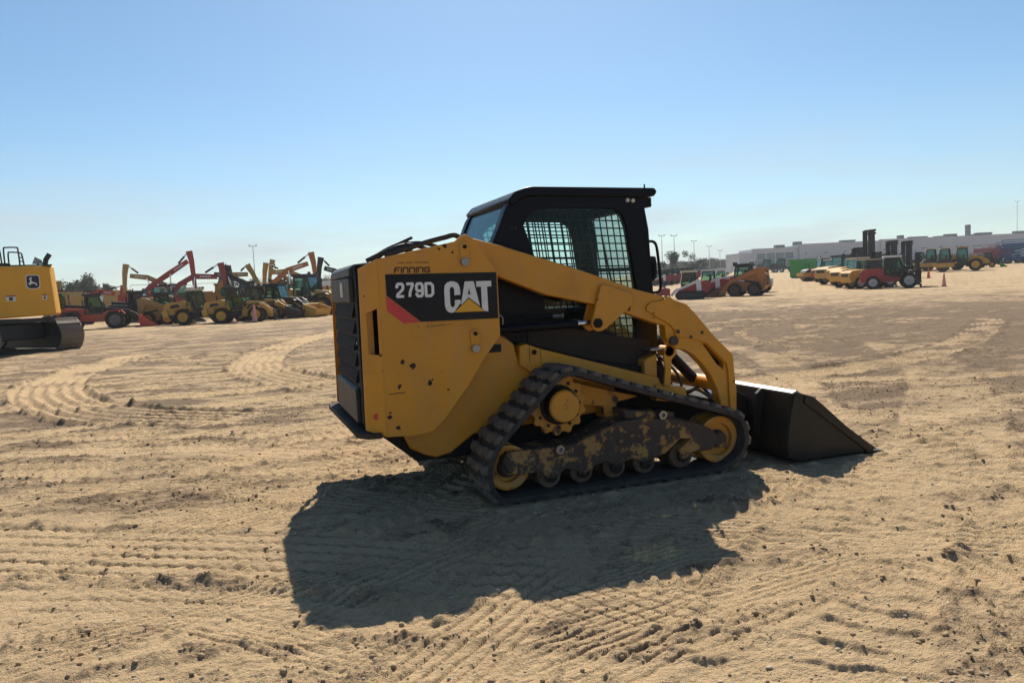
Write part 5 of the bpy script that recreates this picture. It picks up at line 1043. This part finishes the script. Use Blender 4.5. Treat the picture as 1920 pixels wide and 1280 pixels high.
# ---- front row on the left
telehandler(178, 46.5, -8, 'bright red telehandler with black cab and red bucket, nearest machine right of the big excavator', f_orr, f_blk, 1.0, toolmat=f_orr, cabf=f_blk, reach=.55)
telehandler(262, 50.5, -14, 'black telehandler with pale cab glass standing behind the red bucket', f_blk, f_blk, 1.05, toolmat=f_brt, cabf=f_blk, reach=.9)
wheel_loader(376, 47.5, -4, 'small yellow wheel loader with cream cab roof and empty fork frame', f_yel, .88, 'fork', roof=f_cream, rim=f_rim, group='compact wheel loaders on the left')
wheel_loader(450, 46.6, -12, 'yellow wheel loader with dark cab just left of the orange cone', f_yel, .86, 'fork', f_blk, group='compact wheel loaders on the left')
wheel_loader(486, 50.0, -22, 'yellow wheel loader with black fenders just right of the orange cone', f_yel, .90, 'curled', f_blk, group='compact wheel loaders on the left')
wheel_loader(526, 51.5, -30, 'yellow and black wheel loader with rounded yellow bucket on the ground', f_yel, .95, 'curled', f_yel, group='compact wheel loaders on the left', armcol=f_blk)
wheel_loader(584, 55.0, -32, 'tallest yellow wheel loader of the left row, beside the track loader grille', f_yel, 1.2, 'curled', f_yel, group='compact wheel loaders on the left', frame=f_blk)
wheel_loader(655, 57.0, -20, 'yellow wheel loader mostly hidden behind the track loader grille', f_yel, 1.1, 'bucket', f_brt, group='compact wheel loaders on the left')
skid_steer(306, 49.5, -20, 'low yellow skid steer with dark bucket between telehandler and small loader', f_gold, f_gold, 1.0, toolmat=f_brt)
# ---- excavators behind them
excavator(283, 63, 0, 'orange red excavator with the tallest boom, stick hanging straight down', f_orr, [(-.9, 1.9), (.1, 2.9), (1.6, 3.9), (3.1, 4.9)], [(3.05, 5.9), (3.4, 4.9), (3.5, 3.0), (3.55, 1.0)], None, 1.0, cabcol=f_wht, group='excavators in the back row on the left', bcol=f_orr)
excavator(330, 69, 180, 'yellow excavator whose stick tip shows left of the tall red boom', f_gold, [(-.3, 1.6), (.8, 3.1), (2.2, 3.8), (3.6, 4.0)], [(3.7, 4.9), (4.0, 4.2), (4.1, 2.9), (3.9, 1.6)], (.9, .2), 1.0, group='excavators in the back row on the left')
excavator(322, 61, 2, 'dark red excavator with curved boom and big dark bucket hanging down', f_dred, [(-.2, 1.7), (.7, 2.9), (1.8, 3.5), (3.6, 3.4)], [(3.9, 4.3), (4.1, 3.7), (4.15, 3.1), (4.1, 2.5)], (1.7, .1), 1.0, cabcol=f_wht, group='excavators in the back row on the left')
excavator(478, 66, 180, 'black excavator with pale lettered boom behind the dark bucket', f_blk, [(-.2, 1.7), (.8, 2.9), (2.0, 3.5), (3.2, 3.7)], [(1.9, 4.0), (2.2, 3.6), (2.3, 2.4), (2.2, 1.4)], (1.0, .1), 1.0, group='excavators in the back row on the left', bcol=f_blk)
excavator(405, 68, 0, 'yellow excavator with arched boom and stick bent down behind the loaders', f_yel, [(-.2, 1.7), (.6, 3.0), (1.7, 3.7), (2.9, 3.7)], [(3.0, 4.5), (3.3, 3.8), (3.8, 2.6), (4.3, 1.3)], None, 1.0, group='excavators in the back row on the left')
excavator(508, 63, 0, 'orange excavator with pale lettering and thick stick, right of the back row', f_org, [(-.3, 1.6), (.3, 2.7), (1.5, 3.7), (3.2, 4.2)], [(3.35, 5.1), (3.65, 4.3), (3.75, 3.0), (3.6, 1.8)], None, 1.0, group='excavators in the back row on the left')
excavator(598, 72, 180, 'yellow excavator with upright stick seen left of the orange boom', f_yel, [(-.2, 1.7), (1.2, 3.2), (2.8, 3.9), (4.3, 3.8)], [(4.6, 4.7), (4.8, 3.9), (4.9, 2.8), (4.6, 1.6)], (.9, .1), 1.0, group='excavators in the back row on the left')
excavator(560, 76, 180, 'pale yellow excavator farthest back behind the orange boom', f_gold, [(-.2, 1.7), (.8, 3.1), (1.6, 3.8), (2.5, 4.2)], [(2.3, 5.0), (2.5, 4.4), (2.7, 3.2), (2.5, 2.0)], (.9, .1), 1.0, group='excavators in the back row on the left')
excavator(668, 66, 180, 'red excavator with black boom and stick beside the track loader hood', f_red, [(-.2, 1.7), (.9, 3.0), (1.7, 3.5), (2.6, 3.8)], [(2.7, 4.6), (3.0, 3.9), (3.1, 2.9), (2.9, 1.9)], None, 1.0, group='excavators in the back row on the left', bcol=f_blk)
excavator(160, 68, 0, 'orange red excavator hidden behind the red telehandler, boom folded low', f_orr, [(-.3, 1.6), (.3, 2.5), (1.4, 2.9), (2.6, 2.6)], [(2.8, 3.2), (3.2, 2.6), (2.9, 1.8), (2.2, 1.2)], None, .95, cabcol=f_wht, group='excavators in the back row on the left')
excavator(128, 60, 178, 'tan excavator stick tip just right of the big excavator', f_gold, [(-.2, 1.7), (.6, 2.6), (.7, 2.7), (.85, 2.75)], [(.55, 3.3), (.7, 2.9), (.75, 2.0), (.7, 1.2)], None, .95, group='excavators in the back row on the left')

def box_trailer(px, d, head, label, col, L=9.0, scale=1.0):
    r = start('box_trailer', px, d, head, label, 'trailer', None, scale)
    b = MB().bx(-L / 2, L / 2, -1.25, 1.25, 1.1, 3.6).build('box', col, r); MB().bx(-L / 2 + .3, L / 2 - .3, -1.0, 1.0, .85, 1.1).build('chassis', f_blk, r)
    for k in range(12):
        x = -L / 2 + L * (k + .5) / 12; MB().bx(x - .03, x + .03, -1.28, -1.25, 1.15, 3.55).build('side_post', col, b)
    for x in (-L / 2 + 1.2, -L / 2 + 2.4):
        for sd in (-1, 1): wheel(r, x, sd * 1.0, .5, .5, .3, f_rims)
    MB().bx(L / 2 - 1.6, L / 2 - 1.4, -.8, -.6, .02, .9).build('landing_leg', f_blk, r); MB().bx(L / 2 - 1.6, L / 2 - 1.4, .6, .8, .02, .9).build('landing_leg', f_blk, r)
    return r
box_trailer(185, 82, 4, 'long yellow box trailer behind the red telehandler', f_gold, 7.5, .85)
box_trailer(330, 95, -5, 'white box trailer behind the tall red boom', f_wht, 7, .9)
box_trailer(520, 100, 0, 'white box trailer left of the orange excavator boom', f_wht, 6.5, 1.0)
box_trailer(610, 96, 3, 'white box trailer right of the orange excavator boom', f_wht, 6.5, .9)

# ---- right of the cab
skid_steer(1293, 50.5, 183, 'red and white track loader with dark red sweeper, nearest of its pair', f_red, f_wht, .92, tracks=True, tool='sweeper', toolmat=f_dred, name='track_loader', roof=f_cream, low=True)
skid_steer(1330, 55.5, 181, 'red and white track loader with pale roof standing just behind its twin', f_red, f_wht, .95, tracks=True, tool='sweeper', toolmat=f_dred, name='track_loader', roof=f_wht, low=True)
skid_steer(1397, 52.0, 168, 'orange skid steer loader on brown wheels, rear grille towards the open yard', f_org, f_org, 1.06, rim=f_brt, toolmat=f_brt)
telehandler(1352, 62, 186, 'white and red telehandler behind the paired track loaders', f_red, f_wht, .95, tool=False, cabf=f_wht)
telehandler(1402, 60, 170, 'white telehandler with rusty boom behind the orange skid steer', f_wht, f_org, .95, tool=False, cabf=f_wht, reach=1.0)
_k = 0
LOT = ['red loader at the left end of the far red row', 'second red loader of the far red row', 'third red loader of the far red row', 'fourth red loader of the far red row', 'fifth red loader of the far red row', 'sixth red loader of the far red row', 'red loader at the right end of the far red row']
for k, (px, d) in enumerate(((1238, 92), (1249, 94), (1259, 97), (1269, 100), (1279, 103), (1288, 106), (1297, 110))):
    skid_steer(px, d, 178, LOT[k] + ', right of the cab handle', f_red, f_red if k % 2 else f_wht, .9, tracks=True, toolmat=f_red, group='far red loaders right of the cab', low=True)
# ---- row of forklifts and rollers
G = 'forklifts in a slanting row'
forklift(1672, 54.0, 3, 'red forklift with black cab, front machine of the right hand row', f_red, 2.45, 1.0, roof=f_wht, group=G)
forklift(1632, 57.5, 30, 'yellow forklift with open cream roof directly behind the red forklift', f_yel, 2.7, .98, cab=False, roof=f_cream, group=G)
forklift(1608, 61.0, 36, 'pale yellow forklift second behind the red forklift', f_yel, 2.7, 1.0, group=G, roof=f_cream)
forklift(1600, 65.5, 42, 'yellow forklift with the tallest black mast of the row', f_yel, 4.45, 1.05, group=G)
forklift(1578, 69.0, 40, 'brown yellow forklift with large rear wheel in the middle of the row', f_gold, 2.9, 1.1, group=G)
forklift(1645, 71.0, 44, 'forklift with black double mast showing over the red forklift cab', f_red, 3.5, 1.05, group=G)
forklift(1676, 73.0, 46, 'forklift with black mast head showing right of the double mast', f_blk, 3.6, 1.0, group=G)
forklift(1560, 76.0, 40, 'red and white forklift half hidden left of the brown yellow forklift', f_red, 2.6, .95, group=G, roof=f_wht)
roller(1541, 80.0, 200, 'yellow roller with cream roof next to the green bin', f_yel, .85, group='road rollers', roof=f_cream)
roller(1800, 84.0, 180, 'yellow road roller with long flat drum frame, right of the far cone', f_yel, .95, group='road rollers', roof=f_gold)
roller(1768, 90.0, 184, 'yellow roller with dark cab directly behind the flat drum frame', f_gold, .95, group='road rollers')
roller(1742, 94.0, 184, 'pale yellow roller at the left of the roller group', f_cream, .95, group='road rollers', roof=f_cream)
wheel_loader(1720, 97.0, 180, 'yellow wheel loader showing over the red forklift forks', f_gold, .95, 'bucket', f_dred, roof=f_cream)
skid_steer(1852, 92.0, 0, 'low black machine with dark green blade right of the rollers', f_blk, f_blk, .85, toolmat=f_grn)
def skip(px, d, head, label, col):
    r = start('skip_bin', px, d, head, label, 'skip bin')
    b = MB().ext([(-1.5, .15), (-1.6, 2.3), (1.6, 2.3), (1.5, .15)], -1.0, -.94).build('side_wall', col, r); MB().ext([(-1.5, .15), (-1.6, 2.3), (1.6, 2.3), (1.5, .15)], .94, 1.0).build('side_wall', col, r)
    MB().limb([(-1.5, .18), (-1.57, 2.28)], [.03, .03], -.94, .94).build('end_wall', col, r); MB().limb([(1.5, .18), (1.57, 2.28)], [.03, .03], -.94, .94).build('end_wall', col, r); MB().bx(-1.6, 1.6, -.94, .94, .10, .16).build('floor', col, r)
    for x in (-1.2, -.4, .4, 1.2):
        for sd in (-1, 1): MB().bx(x - .05, x + .05, *sorted((sd * 1.0, sd * 1.07)), .3, 1.8).build('rib', col, r)
    for sd in (-1, 1): MB().bx(-1.65, 1.65, *sorted((sd * 1.0, sd * 1.08)), 2.22, 2.32).build('rim', col, r)
    for sd in (-1, 1): MB().bx(-1.6, 1.6, *sorted((sd * .6, sd * .75)), -.02, .10).build('runner', f_blk, r)
skip(1507, 94, 60, 'bright green steel bin at the far left end of the right hand row', f_grn)
def scissor_lift(px, d, head, label, col, h=2.2, scale=1.0):
    r = start('scissor_lift', px, d, head, label, 'scissor lift', 'lifts at the right edge', scale)
    MB().bx(-1.6, 1.6, -.85, .85, .45, .95).build('chassis', col, r)
    for x in (-1.1, 1.1):
        for sd in (-1, 1): wheel(r, x, sd * .82, .45, .45, .3, f_rimd)
    for k in range(3):
        z0 = .95 + k * (h - 1.2) / 3; z1 = z0 + (h - 1.2) / 3
        for sd in (-1, 1):
            MB().limb([(-1.4, z0), (1.4, z1)], [.05, .05], *sorted((sd * .5, sd * .57))).build('scissor_arm', col, r); MB().limb([(-1.4, z1), (1.4, z0)], [.05, .05], *sorted((sd * .43, sd * .495))).build('scissor_arm', col, r)
    pl = MB().bx(-1.75, 1.75, -.85, .85, h - .2, h).build('platform', col, r)
    for sd in (-1, 1):
        MB().bx(-1.74, 1.74, *sorted((sd * .80, sd * .84)), h + .002, h + .45).build('toe_board', col, pl)
        for z in (h + .95,): MB().tube([(-1.72, sd * .82, z), (1.72, sd * .82, z)], .04, 5).build('guard_rail', col, pl)
        for x in (-1.72, 1.72): MB().tube([(x, sd * .82, h), (x, sd * .82, h + 1.05)], .03, 5).build('rail_post', col, pl)
for args in ((1905, 112, 5, 'blue scissor lift at the far right edge', f_blu, 2.6), (1893, 118, 8, 'blue scissor lift just left of the one at the far right edge', f_blu, 2.4), (1878, 122, 0, 'maroon scissor lift beside the blue lifts', f_purp, 1.9), (1866, 126, 4, 'dull red scissor lift left of the maroon one', f_dred, 1.8), (1850, 118, 0, 'maroon lift with raised rails right of the rollers', f_purp, 2.1)):
    scissor_lift(*args)

def traffic_cone(px, d, label, col, scale=1.0):
    r = start('traffic_cone', px, d, 0, label, 'traffic cone', 'orange traffic cones', scale)
    MB().bx(-.2, .2, -.2, .2, .02, .06).build('base', f_blk if col is f_conew else col, r, 0); MB().lathe([(.155, .06), (.14, .10), (.045, .92), (.035, .94), (.0, .94)], (0, 0, 0), 'z', n=16).build('cone', col, r)
traffic_cone(1770, 52, 'pink orange traffic cone alone on the dirt at the right', f_conew); traffic_cone(1741, 70, 'orange traffic cone beside the red forklift forks', f_cone); traffic_cone(475, 45.5, 'orange traffic cone in front of the yellow loaders on the left', f_conew, 1.15)

def truck(px, d, head, label, col, scale=1.0):
    r = start('truck', px, d, head, label, 'truck', 'trucks parked by the building', scale)
    MB().bx(-6.0, 2.0, -1.0, 1.0, .75, 1.05).build('chassis', f_blk, r); MB().ext([(1.9, 1.05), (3.6, 1.05), (3.7, 1.9), (2.3, 2.05), (2.0, 1.6)], -.95, .95).build('hood', col, r)
    windowed(r, 'cab', [(.4, 1.2), (2.1, 1.2), (2.2, 2.0), (1.85, 2.9), (.4, 2.9)], -1.1, 1.1, col, roof=col)
    MB().bx(-6.2, -.2, -1.2, 1.2, 1.06, 1.2).build('flat_deck', f_blk, r)
    for x in (-5.0, -3.8, 2.8):
        for sd in (-1, 1): wheel(r, x, sd * .95, .5, .5, .3, f_rims)
    for sd in (-1, 1): MB().tube([(.25, sd * .9, 1.2), (.25, sd * .9, 3.3)], .07, 8).build('exhaust', m_steel, r)
truck(1421, 165, 176, 'white truck parked left of the building doors', f_wht); truck(1449, 170, 176, 'dark blue truck parked right of the white truck', far('truck_navy', (.02, .03, .06))); truck(1476, 168, 176, 'black truck parked left of the green bin', f_blk)

# ---- parked cars beyond the red row
def parked_car(px, d, head, label, col):
    r = start('parked_car', px, d, head, label, 'car', 'cars parked in the far lot'); 
    MB().ext([(-2.3, .35), (-2.35, .85), (-1.5, .95), (1.0, .95), (2.1, .82), (2.3, .6), (2.25, .35)], -.9, .9).build('body', col, r)
    MB().ext([(-1.7, .951), (-1.2, 1.5), (.3, 1.52), (1.05, .951)], -.78, .78).build('greenhouse', f_blk, r); MB().bx(-1.15, .25, -.76, .76, 1.515, 1.56).build('roof', col, r)
    for x in (-1.4, 1.4):
        for sd in (-1, 1): wheel(r, x, sd * .82, .34, .34, .22, f_rims, False)
CARS = ['white car', 'silver car', 'dark car', 'white car', 'red car', 'grey car', 'white car', 'dark car', 'silver car', 'white car']
ORD = ['leftmost', 'second', 'third', 'fourth', 'fifth', 'sixth', 'seventh', 'eighth', 'ninth', 'last']
CC = [f_wht, f_galv, f_blk, f_wht, f_red, f_rimd, f_wht, f_blk, f_galv, f_wht]
for k in range(10):
    parked_car(1243 + k * 12, 150 + (k * 37 % 20), 80 if k % 3 else 5, f'{CARS[k]}, {ORD[k]} in the far car lot below the light poles', CC[k])

# ---- light poles
def light_pole(px, d, h, label, arms=2):
    r = start('light_pole', px, d, 0, label, 'light pole', 'tall yard light poles')
    MB().tube([(0, 0, 0), (0, 0, h)], .12, 8, .06).build('pole', f_galv, r); MB().bx(-.7, .7, -.05, .05, h - .2, h - .1).build('crossarm', f_galv, r)
    for sd in (-1, 1):
        MB().ext([(sd * .75, h - .1), (sd * .5, h - .1), (sd * .55, h + .15), (sd * .85, h + .08)], -.15, .15).build('lamp_head', f_galv, r)
for a in ((481, 150, 12.0, 'light pole rising behind the excavators on the left'), (1243, 190, 10.6, 'light pole right beside the cab handle'), (1266, 185, 10.2, 'light pole behind the tall round tree'), (1303, 210, 9.6, 'light pole third from the cab handle'), (1331, 240, 8.8, 'light pole fourth from the cab handle'), (1351, 270, 8.0, 'light pole nearest the grey building')):
    light_pole(*a)
light_pole(1907, 300, 22.0, 'thin tall mast above the roof at the right edge')

# ---- the grey building
m_wall = paint('wall_panel', (0.47, 0.48, 0.52), 0.7, 0.05, scale=.05); m_wall2 = paint('wall_panel_pale', (0.50, 0.51, 0.53), 0.7, 0.05, scale=.05); m_roofk = far('roof_unit', (0.10, 0.11, 0.12)); m_dkglass = far('window_dark', (0.03, 0.04, 0.05), 0.15, 0.6, 0.02); m_teal = far('window_teal', (0.12, 0.17, 0.19), 0.2, 0.6, 0.02)
def building():
    a, az1 = spot(1386, 262); b, az2 = spot(2150, 276)
    L = (Vector((b.x, b.y, 0)) - Vector((a.x, a.y, 0))).length; ang = math.atan2(b.y - a.y, b.x - a.x); z0 = -.6
    r = empty('warehouse', (a.x, a.y, z0), ang); tag(r, 'long low grey warehouse with glass front at its left end', 'building')
    k = L / (2150 - 1368)                                  # metres to a picture column, roughly
    MB().bx(0, 5, 0, 12, 0, 9.8).build('corner_wall', m_wall2, r); MB().bx(5.01, 22, .6, 12, 0, 10.9).build('office_wall', m_wall2, r); MB().bx(22.01, 52, -.3, 12, 0, 11.8).build('wall', m_wall, r); MB().bx(52.01, L, -.8, 12, 0, 12.2).build('wall', m_wall, r)
    for x, w in ((5.01, 17), (22.01, 30), (52.01, L - 52)): MB().bx(x, x + w, -.95 if x > 50 else (-.45 if x > 20 else .45), 1, *((12.2, 12.5) if x > 50 else ((11.8, 12.1) if x > 20 else (10.9, 11.15)))).build('parapet', m_wall, r)
    for i in range(4):
        for j in range(3): MB().bx(7 + i * 3.4, 9.9 + i * 3.4, .52, .6, 2.2 + j * 2.5, 4.4 + j * 2.5).build('window', m_teal, r)
    MB().bx(.6, 3.8, -.06, 0, 2.6, 6.2).build('entrance', m_dkglass, r); MB().bx(-3.5, .8, -1.5, 1.5, 5.2, 5.6).build('canopy', m_wall2, r); MB().bx(-3.2, -3.0, -1.2, -1.0, 0, 5.2).build('canopy_post', m_wall2, r)
    MB().bx(5.2, 6.2, .5, .59, 3.2, 5.6).build('sign_panel', f_red, r)
    for i in range(9):
        x = 24 + i * 5.8; y = -.36 if x < 50 else -.86
        d = MB().bx(x, x + 4.6, y, y + .05, 1.5, 6.2).build('overhead_door', m_dkglass, r)
        for j in range(4): MB().bx(x + .002, x + 4.598, y - .04, y, 2.4 + j * 1.05, 2.5 + j * 1.05).build('door_rail', m_wall2, d)
        for j in range(1, 4): MB().bx(x + j * 1.15 - .04, x + j * 1.15 + .04, y - .05, y - .041, 1.5, 6.2).build('door_rail', m_wall2, d)
    for i in range(14):
        x = 24 + i * 7.2; y = -.36 if x < 50 else -.86; MB().bx(x, x + .5, y - .3, y + .05, 8.6, 8.95).build('wall_lamp', m_roofk, r)
    for x, w, h, slant in ((15.5, 3.2, 1.7, 0), (22.5, 2.6, 1.6, 0), (40, 4.5, 1.3, 1), (62, 1.6, 2.0, 0), (66, 6, 1.0, 1), (76, 3, .8, 0), (80, 4, 1.6, 0), (88.5, .8, 6.0, 0), (90.5, 1, 1.0, 0), (92, 5, 1.6, 1), (107, 5, 1.6, 1), (122, 5.5, 1.6, 1), (136, 4, 1.4, 1)):
        top = 12.45 if x > 52 else (12.05 if x > 22 else 11.1)
        MB().ext([(x, top - .4), (x + w, top - .4), (x + w + (.9 if slant else 0), top + h * .7), (x, top + h * .7)], 4, 6).build('roof_unit', m_roofk, r)
    for x, w in ((100, 1.2), (112, .8), (118, 1.4)): MB().bx(x, x + w, -.9, -.81, 7.6, 7.6 + w * .8).build('wall_vent', m_roofk, r)
building()

# ---- trees
def leafmat(name, c):
    m, nt, bs = nodes(name); n = noise(nt, 1.3, 4); nt.links.new(mixc(nt, n, tuple(v * .55 for v in c), tuple(v * 1.45 for v in c)), bs.inputs['Base Color']); bs.inputs['Roughness'].default_value = .8; bs.inputs['Specular IOR Level'].default_value = .2; return m
m_leaf = leafmat('leaf_green', (.055, .085, .045)); m_leaf2 = leafmat('leaf_grey_green', (.085, .10, .07)); m_needle = leafmat('needle_green', (.035, .055, .03)); m_needle2 = leafmat('needle_rust', (.10, .055, .03)); m_bark = far('bark', (.09, .07, .05), .9, .1)
def crown_mesh(kind, seed, h, w, n, leaf):
    rg = np.random.default_rng(seed); C = []
    if kind == 'cone':
        z = rg.random(n) ** .8; rad = (1 - z) * w / 2 * (0.55 + .45 * np.abs(np.sin(z * 38))) * np.sqrt(rg.random(n)); a = rg.uniform(0, 6.283, n); C = np.stack([rad * np.cos(a), rad * np.sin(a), h * (.12 + .88 * z)], -1)
    else:
        nb = 16; bc = np.stack([rg.normal(0, w * .24, nb), rg.normal(0, w * .24, nb), h * rg.uniform(.38, .92, nb)], -1); br = w * rg.uniform(.10, .22, nb); k = rg.integers(0, nb, n)
        v = rg.normal(0, 1, (n, 3)); v /= np.linalg.norm(v, axis=1)[:, None]; C = bc[k] + v * (br[k] * rg.random(n) ** .4)[:, None]
    u = rg.normal(0, 1, (n, 3)); u /= np.linalg.norm(u, axis=1)[:, None]; t = np.cross(u, rg.normal(0, 1, (n, 3))); t /= np.linalg.norm(t, axis=1)[:, None]; L = leaf * rg.uniform(.6, 1.4, n)[:, None]
    V = np.stack([C - u * L, C + t * L * .6, C + u * L, C - t * L * .6], 1).reshape(-1, 3); F_ = np.arange(4 * n).reshape(-1, 4)
    me = bpy.data.meshes.new('crown'); me.from_pydata(V.tolist(), [], F_.tolist()); return me
_crowns = {}
def tree(px, d, h, w, label, kind='round', mat=None, group=None, seed=0, n=2200):
    r = start('tree', px, d, rnd.uniform(0, 360), label, 'tree', group); key = (kind, seed % 4)
    if key not in _crowns: _crowns[key] = crown_mesh(kind, seed % 4 + 3, 1.0, 1.0, n, .028)
    me = _crowns[key].copy(); me.materials.append(mat or m_leaf); o = bpy.data.objects.new('crown', me); COL.objects.link(o); o.parent = r; o.scale = (w, w, h)
    tr = MB().tube([(0, 0, 0), (.03 * w, 0, h * .35), (0, .03 * w, h * .62), (.02 * w, 0, h * .88)], .045 * h * .6, 7, .01 * h)
    t = tr.build('trunk', m_bark, r)
    for k in range(5):
        a = k * 1.256 + seed; MB().tube([(0, 0, h * (.3 + .1 * k)), (math.cos(a) * w * .18, math.sin(a) * w * .18, h * (.42 + .1 * k)), (math.cos(a) * w * .30, math.sin(a) * w * .30, h * (.5 + .09 * k))], .012 * h, 5, .004 * h).build('limb', m_bark, t)
    return r
GT = 'trees beyond the yard on the left'
for k, (px, d, h, w, lb) in enumerate(((132, 120, 6.6, 5.0, 'bushy green tree at the left end of the clump behind the trailer'), (150, 122, 7.6, 5.0, 'tallest bushy tree of the clump behind the trailer'), (167, 124, 7.2, 5.0, 'bushy tree in the middle of the clump behind the trailer'), (184, 126, 6.2, 4.6, 'lower bushy tree right of the middle of the clump'), (201, 128, 5.6, 4.2, 'small bushy tree near the right end of the clump'), (216, 130, 4.9, 4.0, 'smallest bushy tree at the right end of the clump'))):
    tree(px, d, h * .85, w, lb, 'round', m_leaf2 if k % 2 else m_leaf, GT, k)
tree(428, 130, 7.6, 3.0, 'rust tinged conifer behind the excavators', 'cone', m_needle2, None, 1); tree(437, 132, 7.4, 2.8, 'dark green conifer right of the rust tinged one', 'cone', m_needle, None, 2); tree(416, 134, 7.0, 2.6, 'pale thin conifer left of the rust tinged one', 'cone', m_leaf2, None, 3)
tree(466, 128, 5.2, 4.4, 'round green tree at the foot of the left light pole', 'round', m_leaf, None, 2)
tree(1268, 172, 6.0, 5.6, 'tall rounded pine beside the light poles', 'round', m_leaf, None, 0, 2200); tree(1306, 178, 4.0, 4.6, 'lower rounded pine right of the tall one', 'round', m_needle, None, 1)
TO = ['leftmost', 'second', 'third', 'fourth', 'fifth', 'sixth', 'seventh', 'eighth', 'ninth', 'tenth', 'eleventh', 'twelfth', 'thirteenth', 'fourteenth', 'fifteenth', 'rightmost']
for k in range(16):
    tree(1238 + k * 8.6 + rnd.uniform(-2, 2), 330 + rnd.uniform(0, 60), 4.6 + rnd.uniform(-.9, 1.6), 16, f'{TO[k]} tree of the far grey green tree line left of the warehouse', 'round', m_leaf2, 'far tree line right of the cab', k)
for k in range(9):
    tree(560 + k * 11, 260 + rnd.uniform(0, 30), 7.0 + rnd.uniform(-1, 1.5), 13, f'{TO[k]} dull green tree of the far belt behind the left excavators', 'round', m_leaf2, 'far tree belt on the left', k)

# ------------------------------------------------------------------ haze: thin, even air over the whole yard
def haze():
    m = bpy.data.materials.new('thin_haze'); m.use_nodes = True; nt = m.node_tree; nt.nodes.clear()
    o = nt.nodes.new('ShaderNodeOutputMaterial'); v = nt.nodes.new('ShaderNodeVolumePrincipled'); v.inputs['Color'].default_value = (.86, .91, .95, 1); v.inputs['Density'].default_value = 0.0004; v.inputs['Anisotropy'].default_value = 0.2
    nt.links.new(v.outputs[0], o.inputs['Volume'])
    b = MB().bx(-3600, 3600, -3600, 3600, -1.5, 30).build('haze', m, None, 0, smooth=0); tag(b, None, None, None, 'stuff')
haze()
